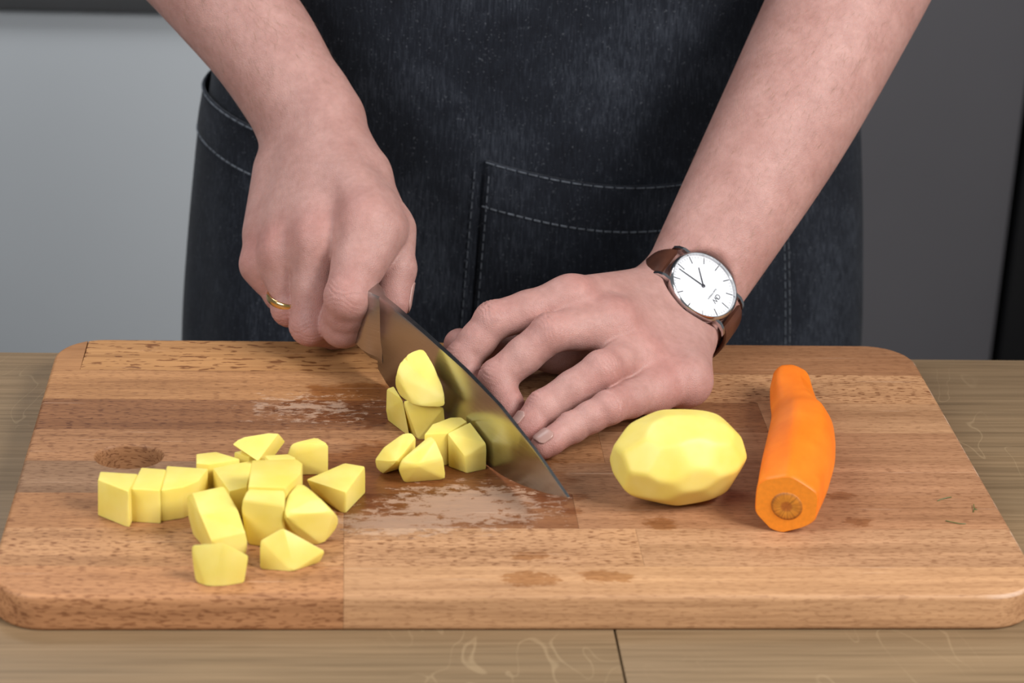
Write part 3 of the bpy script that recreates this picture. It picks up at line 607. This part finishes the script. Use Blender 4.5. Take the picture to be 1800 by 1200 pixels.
def net(f, lo, hi, h, nb=8):
    lo, hi = V3(lo), V3(hi); H = h * nb; n = np.ceil((hi - lo) / H).astype(int)
    I = np.stack(np.meshgrid(*[np.arange(k) for k in n], indexing='ij'), -1).reshape(-1, 3)
    def ev(P): return np.concatenate([f(P[i:i + 200000]) for i in range(0, len(P), 200000)])
    c_ = lo + (I + .5) * H; I = I[np.abs(ev(c_)) < H * 1.15]
    loc = np.stack(np.meshgrid(*[np.arange(nb + 1)] * 3, indexing='ij'), -1).reshape(-1, 3)
    G = (I[:, None, :] * nb + loc[None]).reshape(-1, 3); S = n * nb + 2
    key = lambda g: (g[:, 0] * S[1] + g[:, 1]) * S[2] + g[:, 2]
    K = np.unique(key(G)); gz = K % S[2]; gy = (K // S[2]) % S[1]; gx = K // (S[1] * S[2])
    D = ev(lo + np.stack([gx, gy, gz], -1) * h)
    locc = np.stack(np.meshgrid(*[np.arange(nb)] * 3, indexing='ij'), -1).reshape(-1, 3)
    Cc = (I[:, None, :] * nb + locc[None]).reshape(-1, 3)
    corners = np.array([(i, j, k) for i in (0, 1) for j in (0, 1) for k in (0, 1)])
    val = np.stack([D[np.searchsorted(K, key(Cc + o))] for o in corners], 1)
    ms = (val < 0).any(1) & (val >= 0).any(1); Cc, val = Cc[ms], val[ms]
    acc = np.zeros((len(Cc), 3)); cnt = np.zeros(len(Cc))
    for i in range(8):
        for j in range(i + 1, 8):
            if np.abs(corners[i] - corners[j]).sum() != 1: continue
            a, b = val[:, i], val[:, j]; cr = (a < 0) != (b < 0); t = np.where(cr, a / np.where(cr, a - b, 1), 0)
            acc += np.where(cr[:, None], corners[i] + t[:, None] * (corners[j] - corners[i]), 0); cnt += cr
    V = lo + (Cc + acc / cnt[:, None]) * h
    ck = key(Cc); od = np.argsort(ck); cks = ck[od]
    F = []
    for ax in range(3):
        u, v = [(1, 2), (2, 0), (0, 1)][ax]; c1 = np.zeros(3, int); c1[ax] = 1
        ci = [k for k in range(8) if (corners[k] == c1).all()][0]
        cr = (val[:, 0] < 0) != (val[:, ci] < 0); idx = np.nonzero(cr)[0]
        eu = np.zeros(3, int); eu[u] = 1; ev_ = np.zeros(3, int); ev_[v] = 1
        q = []; ok = np.ones(len(idx), bool)
        for o in (np.zeros(3, int), eu, eu + ev_, ev_):
            kk = key(Cc[idx] - o); p = np.clip(np.searchsorted(cks, kk), 0, len(cks) - 1); ok &= cks[p] == kk; q.append(od[p])
        Q = np.stack(q, 1); fl = val[idx, 0] >= 0; Q[fl] = Q[fl][:, ::-1]; F.append(Q[ok])
    return V, np.concatenate(F)
def grad(f, P, e=2e-4):
    K = np.array([[1, -1, -1], [-1, -1, 1], [-1, 1, -1], [1, 1, 1]], float); g = np.zeros_like(P)
    for k in K: g += k * np.concatenate([f(P[i:i + 200000] + k * e) for i in range(0, len(P), 200000)])[:, None]
    return g / np.maximum(np.linalg.norm(g, axis=1), 1e-12)[:, None]
def polish(f, V, it=2):
    for _ in range(it):
        g = grad(f, V); V = V - g * np.clip(f(V), -.001, .001)[:, None]
    return V

def finger(J, R, bump=.0006):
    """J: mcp, pip, dip, tip; R: radii at those joints. Returns primitives with waists, knuckle bulges and a soft pad."""
    J = [V3(j) for j in J]; q = []
    m1 = (J[0] * .45 + J[1] * .55); q += [rc(J[0], m1, R[0], (R[0] + R[1]) * .49), rc(m1, J[1], (R[0] + R[1]) * .49, R[1])]
    m2 = (J[1] + J[2]) / 2; q += [rc(J[1], m2, R[1], (R[1] + R[2]) * .495), rc(m2, J[2], (R[1] + R[2]) * .495, R[2])]
    q += [rc(J[2], J[3], R[2], R[3])]
    o1 = -nrm(nrm(J[0] - J[1]) + nrm(J[2] - J[1])); o2 = -nrm(nrm(J[1] - J[2]) + nrm(J[3] - J[2]))
    q += [rc(J[1] + o1 * bump, J[1] + o1 * bump, R[1] * .97, R[1] * .97), rc(J[2] + o2 * bump * .5, J[2] + o2 * bump * .5, R[2] * .98, R[2] * .98)]
    pad = J[3] * .75 + J[2] * .25 - o2 * R[3] * .22; q += [rc(pad, pad, R[3] * .93, R[3] * .93)]
    return q, [(J[1], o1, nrm(J[2] - J[0]), R[1]), (J[2], o2, nrm(J[3] - J[1]), R[2])]
# ---- left arm (hand flat on its little-finger side, watch on the wrist)
BODY = []   # list of (verts, faces, flush)
def centre_pts(J): return [V3(j) for j in J]
def build_arm(J, side, radii, wr, far, elbow, shoulder, dorsal, h=.0008, carve=None, thumb_r=(.0150, .0118, .0104, .0086), extra=(), iextra=(), kweb=.0075, wside=None):
    W = V3(J['wrist']); M = [V3(J[f][0]) for f in ('index', 'middle', 'ring', 'pinky')]
    k = nrm(M[3] - M[0]); mid = (M[1] + M[2]) / 2; B0 = W + (mid - W) * .24
    palm = []
    for mcp, off, r, rb in zip(M, (-.0165, -.0055, .0055, .0165), [R[0] for R in radii], (.0150, .0155, .0150, .0145)):
        palm.append(rc(B0 + k * off, mcp, rb, r))
    palm.append(ec(B0, mid - dorsal * .004, k, .027, .0150, .033, .0125))
    palm.append(ec(W, B0, wside if wside is not None else k, wr[0], wr[1], .027, .0165))
    T = [V3(t) for t in J['thumb']]
    palm.append(rc(W * .6 + B0 * .4 - k * .012, T[0], .0165, thumb_r[0])); palm.append(rc(T[0], T[1], thumb_r[0], thumb_r[1]))
    palm += list(extra)
    arm = []
    pts = [W] + [V3(p) for p in J['arm']] + [V3(elbow)]
    arm.append(limb(pts, far, wside if wside is not None else k))
    arm.append(rc(elbow, shoulder, far[-1][0], .050))
    fing, wr_list = [], []
    for f, R in zip(('index', 'middle', 'ring', 'pinky'), radii):
        q, w_ = finger(J[f], R); fing.append(q + (list(iextra) if f == 'index' else [])); wr_list += w_ if side > 0 else w_[:1]
    tq = [rc(T[1], (T[1] + T[2]) / 2, thumb_r[1], (thumb_r[1] + thumb_r[2]) * .48), rc((T[1] + T[2]) / 2, T[2], (thumb_r[1] + thumb_r[2]) * .48, thumb_r[2]), rc(T[2], T[3], thumb_r[2], thumb_r[3])]
    fing.append(tq)
    to = -nrm(nrm(T[1] - T[2]) + nrm(T[3] - T[2]))
    boxes = []
    for q in fing:
        a = np.array([p[1] for p in q] + [p[2] for p in q]); boxes.append((a.min(0) - .03, a.max(0) + .03))
    hb = np.array([p for q in fing for r_ in q for p in (r_[1], r_[2])] + [W])
    hlo, hhi = hb.min(0) - .06, hb.max(0) + .06
    def f(P):
        d = fold(P, arm, .012)
        ins = ((P > hlo) & (P < hhi)).all(1)
        if ins.any():
            Q = P[ins]; dp = smin(d[ins], fold(Q, palm, .0085), .010); df = np.full(len(Q), .03)
            for q, (lo, hi) in zip(fing, boxes):
                m_ = ((Q > lo) & (Q < hi)).all(1)
                if m_.any(): df[m_] = smin(df[m_], fold(Q[m_], q, .0024), .0016)
            d[ins] = smin(dp, df, kweb)
            if carve is not None: d[ins] = -smin(-d[ins], carve(Q), .003)
        return d
    allp = np.array([p for q in fing + [palm, arm[1:]] for r_ in q for p in (r_[1], r_[2])])
    V, F = net(f, allp.min(0) - .06, allp.max(0) + .06, h)
    V = polish(f, V)
    N = grad(f, V)
    fl = np.zeros(len(V)); dis = np.zeros(len(V))
    for (c_, o, t, r) in wr_list:
        o = nrm(o + .7 * dorsal); o = nrm(o - t * (o @ t))
        x = (V - c_) @ t; dn = N @ o; lat = np.linalg.norm((V - c_) - x[:, None] * t - ((V - c_) @ o)[:, None] * o, axis=1)
        near = np.exp(-((np.linalg.norm(V - c_, axis=1)) / (r * 1.45)) ** 4); ms = np.clip(dn * 1.6 - .25, 0, 1) * near
        fl += .75 * np.exp(-((np.linalg.norm(V - c_, axis=1)) / (r * 1.3)) ** 2) * np.clip(dn + .3, 0, 1)
        wob = .0009 * np.sin(lat * 520 + c_[0] * 900) + lat * lat * 14
        for xo, am in ((-.0048, .20), (-.0027, .36), (-.0008, .46), (.0012, .44), (.0031, .32), (.0052, .16)):
            dis -= (1.6 if side > 0 else 1.0) * am * 1e-3 * np.exp(-((x - xo * (r / .010) - np.sign(xo) * wob) / .00055) ** 2) * ms
    for mcp in M:
        dd = np.linalg.norm(V - mcp - dorsal * .011, axis=1); fl += .55 * np.exp(-(dd / .013) ** 2)
    for f_ in ('index', 'middle', 'ring', 'pinky'):
        fl += .7 * np.exp(-(np.linalg.norm(V - V3(J[f_][3]), axis=1) / .013) ** 2)
    fl += .5 * np.exp(-(np.linalg.norm(V - T[3], axis=1) / .016) ** 2)
    V = V + N * dis[:, None]
    BODY.append((V, F, np.clip(fl, 0, 1))); return f
RAD_L = [(.0122, .0100, .0092, .0080), (.0126, .0103, .0094, .0083), (.0120, .0099, .0089, .0078), (.0112, .0085, .0077, .0067)]
RAD_R = [(.0150, .0126, .0122, .0095), (.0135, .0112, .0104, .0090), (.0122, .0102, .0095, .0085), (.0112, .0094, .0086, .0078)]
nL, d12, d3 = V3(JL['n']), V3(JL['d12']), V3(JL['d3'])
dorsL = nrm(np.cross(V3(JL['pinky'][0]) - V3(JL['index'][0]), V3(JL['middle'][0]) - V3(JL['wrist'])))
if dorsL[2] < 0: dorsL = -dorsL
a0, a1 = V3(JL['arm'][0]), V3(JL['arm'][1]); elbL = a1 + (a1 - a0) * .62; SHL = V3((.235, .54, .50))
WL = V3(JL['wrist']); MPL = V3(JL['pinky'][0])
exL = [rc(WL + d12 * .014 + V3((-.012, -.012, .000)), MPL + V3((.018, .012, .000)), .0165, .0150)]
def watch_bed(P):   # skin pressed flat under the watch case
    q = P - V3(JL['dial']); z = q @ nL; r = np.sqrt((q @ d3) ** 2 + (q @ d12) ** 2)
    return np.maximum(-.0068 - z, r - .0225)
fL = build_arm(JL, 1, RAD_L, (.0275, .0190), [(.0275, .0190), (.0385, .0340), (.0440, .0400), (.045, .042)], elbL, SHL, dorsL, extra=exL, wside=d12, carve=watch_bed)
# ---- right arm (fist round the knife handle)
a0, a1 = V3(JR['arm'][0]), V3(JR['arm'][1]); elbR = a1 + (a1 - a0) * 1.55; SHR = V3((-.165, .54, .52))
dorsR = nrm(np.cross(V3(JR['pinky'][0]) - V3(JR['index'][0]), V3(JR['middle'][0]) - V3(JR['wrist'])))
if dorsR[1] > 0: dorsR = -dorsR
kR = nrm(V3(JR['pinky'][0]) - V3(JR['index'][0])); WR = V3(JR['wrist']); MR = V3(JR['pinky'][0])
AR = V3(JR['arm'][0])
exR = [rc(WR + (AR - WR) * .34 - kR * .0145, WR * .45 + V3(JR['thumb'][0]) * .55 - kR * .004, .0165, .0165), rc(WR * .72 + MR * .28 + kR * .0125, MR + (WR - MR) * .24 + kR * .0025, .0160, .0150), ec(WR * .6 + V3(JR['middle'][0]) * .4, WR * .17 + V3(JR['middle'][0]) * .45 + V3(JR['ring'][0]) * .38, kR, .026, .0170, .028, .0140), rc(V3(JR['index'][0]) + (WR - V3(JR['index'][0])) * .35, V3(JR['thumb'][1]) + V3((-.008, 0, .012)), .014, .0125)]
I0, I1 = V3(JR['index'][0]), V3(JR['index'][1]); ixR = [rc(I0 + V3((.007, 0, -.004)), I0 * .42 + I1 * .58 + V3((.0035, 0, .001)), .0145, .0128)]
fR = build_arm(JR, -1, RAD_R, (.0305, .0225), [(.0305, .0225), (.0325, .0290), (.0350, .0335), (.042, .041)], elbR, SHR, dorsR, thumb_r=(.0165, .0132, .0118, .0100), extra=exR, iextra=ixR)
# ---- the rest of the body, out of view under the clothes
core = [ec((.035, .55, .15), (.035, .56, .45), (1, 0, 0), .150, .085, .165, .09), rc((.035, .56, .45), (.035, .56, .62), .07, .055), rc(SHL, (.035, .56, .45), .05, .08), rc(SHR, (.035, .56, .45), .05, .08),
        ec((.035, .55, -.10), (.035, .55, .15), (1, 0, 0), .16, .09, .150, .085), rc((.12, .55, -.1), (.13, .56, -.83), .075, .045), rc((-.05, .55, -.1), (-.06, .56, -.83), .075, .045),
        rc(SHL, elbL, .048, .036), rc(SHR, elbR, .048, .036)]
fc = lambda P: fold(P, core, .03)
V, F = net(fc, (-.45, .35, -.92), (.50, .75, .75), .010); BODY.append((V, F, np.zeros(len(V))))
Vs, Fs, fs, o_ = [], [], [], 0
for V, F, q in BODY: Vs.append(V); Fs.append(F + o_); fs.append(q); o_ += len(V)
Vs, Fs, fs = np.concatenate(Vs), np.concatenate(Fs), np.concatenate(fs)
PB = Vector((.035, .55, FLOOR))
def np_mesh(name, V, F):
    me = bpy.data.meshes.new(name); me.vertices.add(len(V)); me.vertices.foreach_set('co', np.ascontiguousarray(V, dtype=np.float32).ravel())
    me.loops.add(F.size); me.loops.foreach_set('vertex_index', np.ascontiguousarray(F, dtype=np.int32).ravel())
    me.polygons.add(len(F)); me.polygons.foreach_set('loop_start', np.arange(0, F.size, 4, dtype=np.int32))
    me.update(calc_edges=True); me.validate(); me.polygons.foreach_set('use_smooth', np.ones(len(me.polygons), bool)); return me
me = np_mesh('person', Vs - np.array(PB), Fs)
at_ = me.attributes.new('flush', 'FLOAT', 'POINT')
if len(fs) == len(me.vertices): at_.data.foreach_set('value', fs.astype(np.float32))
person = link('person', me, SKIN); person.location = PB
tag(person, 'person in a dark denim apron cutting potatoes with a knife', 'person')
def wear(name, me, mat, parent=person):
    o = link(name, me, mat, parent)
    o.location = -PB if parent is person else (0, 0, 0); return o
# clothes that the frame hardly shows
sh = [ec((.037, .55, .02), (.037, .56, .44), (1, 0, 0), .165, .085, .185, .098), rc((.037, .56, .46), (.037, .56, .55), .085, .070), rc(SHL, (.037, .56, .45), .062, .09), rc(SHR, (.037, .56, .45), .062, .09), rc(SHL, SHL * .45 + elbL * .55, .062, .060), rc(SHR, SHR * .45 + elbR * .55, .062, .060)]
V, F = net(lambda P: fold(P, sh, .03), (-.45, .35, -.2), (.50, .78, .75), .010); wear('shirt', np_mesh('shirt', V, F), CLOTH)
tr = [ec((.037, .56, -.16), (.037, .56, .04), (1, 0, 0), .185, .085, .165, .085), rc((.12, .56, -.16), (.13, .56, -.80), .090, .065), rc((-.05, .56, -.16), (-.06, .56, -.80), .090, .065)]
V, F = net(lambda P: fold(P, tr, .03), (-.4, .35, -.92), (.45, .78, .2), .010); V[:, 2] = np.maximum(V[:, 2], FLOOR + .03); wear('trousers', np_mesh('trousers', V, F), CLOTH)
for x in (.13, -.06):
    q = [ec((x, .60, FLOOR + .045), (x, .42, FLOOR + .035), (1, 0, 0), .042, .044, .046, .034)]
    V, F = net(lambda P: fold(P, q, .01), (x - .1, .3, FLOOR - .05), (x + .1, .72, FLOOR + .15), .006); V[:, 2] = np.maximum(V[:, 2], FLOOR + .001); wear('shoe', np_mesh('shoe', V, F), BLACK)

# ---- denim apron wrapped round the hips
PA = [(-.45, .222), (-.2, .2295), (-.10, .2290), (-.03, .2240), (.05, .2145), (.09, .2080), (.20, .196), (.45, .205)]
PBt = [(-.45, .120), (-.1, .118), (.0, .112), (.15, .104), (.30, .106), (.45, .112)]
_pa = np.array(smooth_path([(x, y, 0) for x, y in PA], 10)); PAs = (_pa[:, 0], _pa[:, 1])
def S(th, z, off=0.0):
    a, b = float(np.interp(z, PAs[0], PAs[1])), lerp_tab(z, PBt); cx, cy = .0420, .525
    low = 1 / (1 + math.exp((z - .02) * 22))
    fold_ = .0035 * low * (math.sin(6.3 * th + 1.0) + .6 * math.sin(11 * th + z * 6)) * math.exp(-(th / 1.35) ** 6) + .0018 * math.sin(4 * th + 23 * z) * math.exp(-(th / 1.2) ** 4)
    sx = math.sin(th); cx_ = math.cos(th)
    nx, ny = sx / a, -cx_ / b; l = math.hypot(nx, ny); o = off + fold_
    return (cx + a * sx + nx / l * o, cy - b * cx_ + ny / l * o, z)
def sheet(name, fn, nu, nv, mat, parent, thick=.0012):
    V = [fn(i / nu, j / nv) for j in range(nv + 1) for i in range(nu + 1)]
    F = [(j * (nu + 1) + i, j * (nu + 1) + i + 1, (j + 1) * (nu + 1) + i + 1, (j + 1) * (nu + 1) + i) for j in range(nv) for i in range(nu)]
    o = wear(name, mesh_pd(name, V, F), mat, parent); md = o.modifiers.new('thickness', 'SOLIDIFY'); md.thickness = thick; md.offset = 0; return o
TH = 1.95
apron = sheet('apron', lambda u, v: S(-TH + 2 * TH * u, -.45 + .90 * v), 150, 90, DENIM, person)
apron['label'] = 'faded black denim apron with two hip pockets'
def pocket(tha, thb, ztop, zb, gape):
    def fn(u, v):
        th = tha(v) + (thb - tha(v)) * u; zt = ztop(u); z = zb + (zt - zb) * v
        band = 1 if zt - z < .029 else 0
        edge = min(1, u / .03, (1 - u) / .03)
        off = .0012 + .0010 * edge + band * .0007 + gape * max(0, (v - .55) / .45) ** 2 * math.sin(math.pi * min(max(u, 0), 1))
        return S(th, z, off)
    return fn
zA = lambda u: .0665 - .0125 * math.sin(math.pi * min(1, u * 1.02)) - .002 * u
pA = pocket(lambda v: -.232 + .05 * v, .79, zA, -.28, .004)
o = sheet('pocket', pA, 90, 110, DENIM, apron); o['label'] = 'patch pocket with stitched hem'
zB = lambda u: .084 - .021 * min(1, u * 1.3) + .004 * math.sin(math.pi * u)
pB = pocket(lambda v: -1.72, -.52, zB, -.28, .004)
sheet('pocket', pB, 90, 110, DENIM, apron)
# seams: raised twin rows of faded thread
def stitches(fn, segs, dash=.0026, gap=.0009, r=.00042, out=.0010):
    bm = bmesh.new()
    for (u0, v0, u1, v1) in segs:
        n = 160; P = []
        for i in range(n + 1):
            t = i / n; P.append(Vector(fn(u0 + (u1 - u0) * t, v0 + (v1 - v0) * t)))
        acc = 0; run = [P[0]]; on = True
        for a, b in zip(P, P[1:]):
            acc += (b - a).length; run.append(b)
            if acc > (dash if on else gap):
                if on and len(run) > 1:
                    d = Vector((0, -out, 0)); d.x = out * .9 * (run[0].x - .04) / .2; tube_bm(bm, [p + d for p in run], r, 5)
                run = [b]; acc = 0; on = not on
    return bm
def vz(fn_zt, zb, dz): return lambda u: (fn_zt(u) - dz - zb) / (fn_zt(u) - zb)
def hemline(pf, zt, zb, dz):
    f_ = vz(zt, zb, dz); return lambda u, v: pf(u, f_(u))
for pf, zt, rng in ((pA, zA, (.0, 1.0)), (pB, zB, (0, 1))):
    for dz, ds, r_ in ((.0295, .004, .0006), (.0012, .005, .00045)):
        wear('stitching', bm_mesh(stitches(hemline(pf, zt, -.28, dz), [(rng[0], 0, rng[1], 0)], dash=ds, gap=.0004, r=r_), 'stitching'), THREAD, apron)
for u in (.012, .992, .970): wear('stitching', bm_mesh(stitches(pA, [(u, .02, u, .985)], r=.00035), 'stitching'), THREAD, apron)
bm = stitches(lambda u, v: S(-.262 + .05 * v, -.28 + .346 * v, .0006), [(0, 0, 0, .99)], r=.0003); wear('stitching', bm_mesh(bm, 'stitching'), THREAD, apron)
bm = stitches(pA, [(.024, .955, .024, .985)], dash=.05, gap=.001, r=.0010, out=.0014); wear('bar_tack', bm_mesh(bm, 'bar_tack'), THREAD, apron)

# ---- fine hair lying along the forearms
def arm_hair(W, E, along, count, seed):
    rs = np.random.RandomState(seed); W, E = V3(W), V3(E); x = nrm(E - W); L = np.linalg.norm(E - W)
    t = (Vs - W) @ x; dist = np.linalg.norm(Vs - W - t[:, None] * x, axis=1)
    idx = np.nonzero((t > .012) & (t < L * .9) & (dist < .06))[0]; idx = rs.choice(idx, count, replace=False)
    nn = np.array([list(me.vertices[int(i)].normal) for i in idx]); V, F = [], []
    for i, n in zip(idx, nn):
        d = nrm(-x * .8 + V3(along) * .9 + rs.normal(0, .35, 3)); d = nrm(d - n * (d @ n)); s = np.cross(d, n) * .00005; ln = rs.uniform(.004, .009); p0 = Vs[i]; lift = rs.uniform(.15, .5)
        b = len(V); p1 = p0 + d * ln * .5 + n * ln * lift * .35; p2 = p0 + d * ln + n * ln * lift * .5
        V += [p0 - s, p0 + s, p1 + s * .8, p1 - s * .8, p2]; F += [(b, b + 1, b + 2, b + 3), (b + 3, b + 2, b + 4)]
    o = wear('arm_hair', mesh_pd('arm_hair', V, F), plain('fair_hair', (.32, .20, .12), .5, var=.2)); o['kind'] = 'stuff'
arm_hair(JL['wrist'], elbL, (-.5, .0, -.6), 1500, 1); arm_hair(JR['wrist'], elbR, (.2, .2, -.8), 1300, 2)
# ---- fingernails
def nail(f, J, R, out, w=.85, l0=.35, l1=1.0, lift=.0003):
    D_, T_ = V3(J[2]), V3(J[3]); a = nrm(T_ - D_); L = np.linalg.norm(T_ - D_); o = V3(out); o = nrm(o - a * (o @ a)); s = np.cross(a, o)
    V, F, nu, nv = [], [], 12, 14
    for j in range(nv + 1):
        v = j / nv; x = L * l0 + (L * l1 + R[3] * .55 - L * l0) * v
        wd = w * (1 - .60 * max(0, (v - .70) / .30) ** 2.2) * (1 - .30 * max(0, (.25 - v) / .25) ** 2)
        r = R[2] + (R[3] - R[2]) * min(1, x / L)
        for i in range(nu + 1):
            ph = (i / nu * 2 - 1) * wd; V.append(D_ + a * x + (s * math.sin(ph) + o * math.cos(ph)) * r)
    V = np.array(V)
    for _ in range(6): V = V - grad(f, V) * np.clip(f(V) - lift, -.004, .004)[:, None]
    for j in range(nv):
        for i in range(nu): F.append((j * (nu + 1) + i, j * (nu + 1) + i + 1, (j + 1) * (nu + 1) + i + 1, (j + 1) * (nu + 1) + i))
    ob = wear('fingernail', mesh_pd('fingernail', V, F), NAILM); md = ob.modifiers.new('thickness', 'SOLIDIFY'); md.thickness = .0008; md.offset = 0
nail(fL, JL['pinky'], RAD_L[3], (-.60, -.45, .70), w=.70, l0=.72); nail(fL, JL['ring'], RAD_L[2], (-.95, -.20, .35), w=.75, l0=.70)
nail(fL, JL['middle'], RAD_L[1], (-.99, .1, .1), w=.75, l0=.45); nail(fL, JL['index'], RAD_L[0], (-.97, .2, .1), w=.75, l0=.45)
nail(fR, JR['thumb'], (0, 0, .0118, .0100), (.90, .35, .2), w=.7, l0=.4)

# ------------------------------------------------------------------ ring
c0, c1 = V3(JR['ring'][0]), V3(JR['ring'][1]); ctr = c0 * .16 + c1 * .84; axr = nrm(nrm(c1 - c0) + V3((-.25, .45, 0)))
bm = bmesh.new(); n1, n2 = 48, 12; vs = []
for i in range(n1):
    a = 2 * math.pi * i / n1; vs.append([bm.verts.new(((.0118 + .0010 * math.cos(b)) * math.cos(a), (.0118 + .0010 * math.cos(b)) * math.sin(a), .0021 * math.sin(b))) for b in [2 * math.pi * j / n2 for j in range(n2)]])
for i in range(n1):
    for j in range(n2): bm.faces.new((vs[i][j], vs[(i + 1) % n1][j], vs[(i + 1) % n1][(j + 1) % n2], vs[i][(j + 1) % n2]))
ring = link('finger_ring', bm_mesh(bm, 'finger_ring', 60), GOLD); ring.location = ctr; ring.rotation_euler = Vector(axr).to_track_quat('Z', 'Y').to_euler()
tag(ring, 'plain gold ring on the ring finger of the knife hand', 'ring')

# ------------------------------------------------------------------ wristwatch: local x to 3 o'clock, y to 12, z out of the dial
wt = empty('wristwatch'); D0 = V3(JL['dial'])
wt.matrix_world = Matrix(((d3[0], d12[0], nL[0], D0[0]), (d3[1], d12[1], nL[1], D0[1]), (d3[2], d12[2], nL[2], D0[2]), (0, 0, 0, 1)))
tag(wt, 'steel wristwatch with white dial and brown leather strap on the wrist', 'watch')
def lathe(name, prof, mat, parent, n=72, deg=35, caps=False):
    return loft_obj(name, [[(r * math.cos(2 * math.pi * k / n), r * math.sin(2 * math.pi * k / n), z) for k in range(n)] for r, z in prof], mat, parent, deg, True, caps)
lathe('case', [(.0150, -.0070), (.0195, -.0068), (.0208, -.0050), (.0212, -.0030), (.0211, -.0012), (.0206, .0002), (.0200, .0008), (.0196, .0008), (.0194, .0004), (.0193, -.0006)], STEEL, wt, deg=30)
lathe('rehaut', [(.0193, -.0004), (.0190, -.0011)], STEEL, wt)
lathe('dial', [(.0192, -.0012), (.0001, -.0012)], DIALW, wt)
lathe('crystal', [(.0195, .0003), (.0193, .0006), (.0120, .0008), (.0001, .0009)], CRYSTAL, wt, deg=80)
def bar(name, ang, r0, r1, w0, w1, z, mat, parent, th=.00012):
    bm = bmesh.new(); d_ = Vector((math.sin(ang), math.cos(ang), 0)); s_ = Vector((d_.y, -d_.x, 0)); vs = []
    for zz in (z, z + th):
        for r, w_ in ((r0, w0), (r1, w1)):
            for sg in (-1, 1): vs.append(bm.verts.new(d_ * r + s_ * (w_ * sg) + Vector((0, 0, zz))))
    for f in ((0, 1, 3, 2), (4, 6, 7, 5), (0, 4, 5, 1), (2, 3, 7, 6), (0, 2, 6, 4), (1, 5, 7, 3)): bm.faces.new([vs[i] for i in f])
    if parent is None: return bm
    return link(name, bm_mesh(bm, name, 30), mat, parent)
for k in range(12): bar('hour_marker', k * math.pi / 6, .0143 if k % 6 else .0138, .0186, .00022, .00022, -.00118, STEEL if k in (2, 8) else INK, wt)
bm = bmesh.new()
for k in range(60):
    if k % 5:
        b2 = bar('', k * math.pi / 30, .0172, .0184, .00005, .00005, -.00119, INK, None, .00004); m2 = bpy.data.meshes.new('t'); b2.to_mesh(m2); b2.free(); bm.from_mesh(m2)
link('minute_track', bm_mesh(bm, 'minute_track'), INK, wt)['kind'] = 'stuff'
angm = math.atan2(.121, -.859); angh = math.atan2(-.4147, -.4356)
bar('minute_hand', angm, -.001, .0166, .00032, .00018, -.00085, INK, wt); bar('hour_hand', angh, -.001, .0114, .00036, .00020, -.00100, INK, wt)
lathe('hand_cap', [(.0010, -.0010), (.0010, -.0006), (.0007, -.0005), (.0001, -.0005)], INK, wt, 20)
def dial_text(name, body, size, y, flip_first=False, x=0.0, al='CENTER'):
    cu = bpy.data.curves.new(name, 'FONT'); cu.body = body; cu.size = size; cu.align_x = al; cu.align_y = 'CENTER'; cu.extrude = .00002
    to = bpy.data.objects.new(name, cu); COL.objects.link(to); bpy.context.view_layer.update()
    me = bpy.data.meshes.new_from_object(to.evaluated_get(bpy.context.evaluated_depsgraph_get())); bpy.data.objects.remove(to)
    if flip_first:
        for v in me.vertices: v.co.x = -v.co.x
        me.flip_normals()
    me.materials.clear(); o = link(name, me, INK, wt); o.location = (x, y, -.00115); return o
dial_text('logo_letter', 'D', .0042, .0098, True, -.0012); dial_text('logo_letter', 'W', .0042, .0098, False, .0018)
dial_text('dial_lettering', 'Daniel Wellington', .00128, .0066)
for sy in (-1, 1):
    for sx in (-1, 1):
        bm = bmesh.new(); x = sx * .0118
        rr = [(.0165, -.0020, .0016), (.0205, -.0022, .0015), (.0238, -.0042, .0013), (.0258, -.0070, .0011)]
        rings = [[(x - .00095, sy * y, z - t), (x + .00095, sy * y, z - t), (x + .00095, sy * y, z + t * .6), (x - .00095, sy * y, z + t * .6)] for y, z, t in rr]
        loft_obj('lug', rings, STEEL, wt, 30)
bm = bmesh.new(); tube_bm(bm, [(.0208, 0, -.0032), (.0216, 0, -.0032), (.0217, 0, -.0032), (.0240, 0, -.0032), (.0244, 0, -.0032)], [.0010, .0010, .0019, .0019, .0013], 20); link('crown', bm_mesh(bm, 'crown', 40), STEEL, wt)
ZC = -.0285; EA, EB = .0312, .0238
half = [(.0225, -.0048), (.0258, -.0076), (.0290, -.0135), (.0306, -.0200)] + [(EA * math.cos(a), ZC + EB * math.sin(a)) for a in [math.radians(x) for x in (0, -15, -30, -45, -60, -75, -92)]]
sp = smooth_path([(a, b, 0) for a, b in half], 4)
def strap(sy):
    rings = []
    for i, p in enumerate(sp):
        a, b = sp[max(i - 1, 0)], sp[min(i + 1, len(sp) - 1)]; t = nrm(b - a); nx, nz = -t[1], t[0]
        if nz < 0 and i < 6: nx, nz = -nx, -nz
        nx, nz = (t[1], -t[0]); nx, nz = -nx, -nz
        wd = .0103 - .0018 * min(1, i / len(sp)); hh = .0013
        pr = [(-wd, 0), (-wd * .96, hh * .7), (-wd * .6, hh), (wd * .6, hh), (wd * .96, hh * .7), (wd, 0), (wd * .9, -hh * .8), (-wd * .9, -hh * .8)]
        rings.append([(x, sy * (p[0] + nx * q), p[1] + nz * q) for x, q in pr])
    loft_obj('strap', rings, LEATHER, wt, 45)
strap(1); strap(-1)
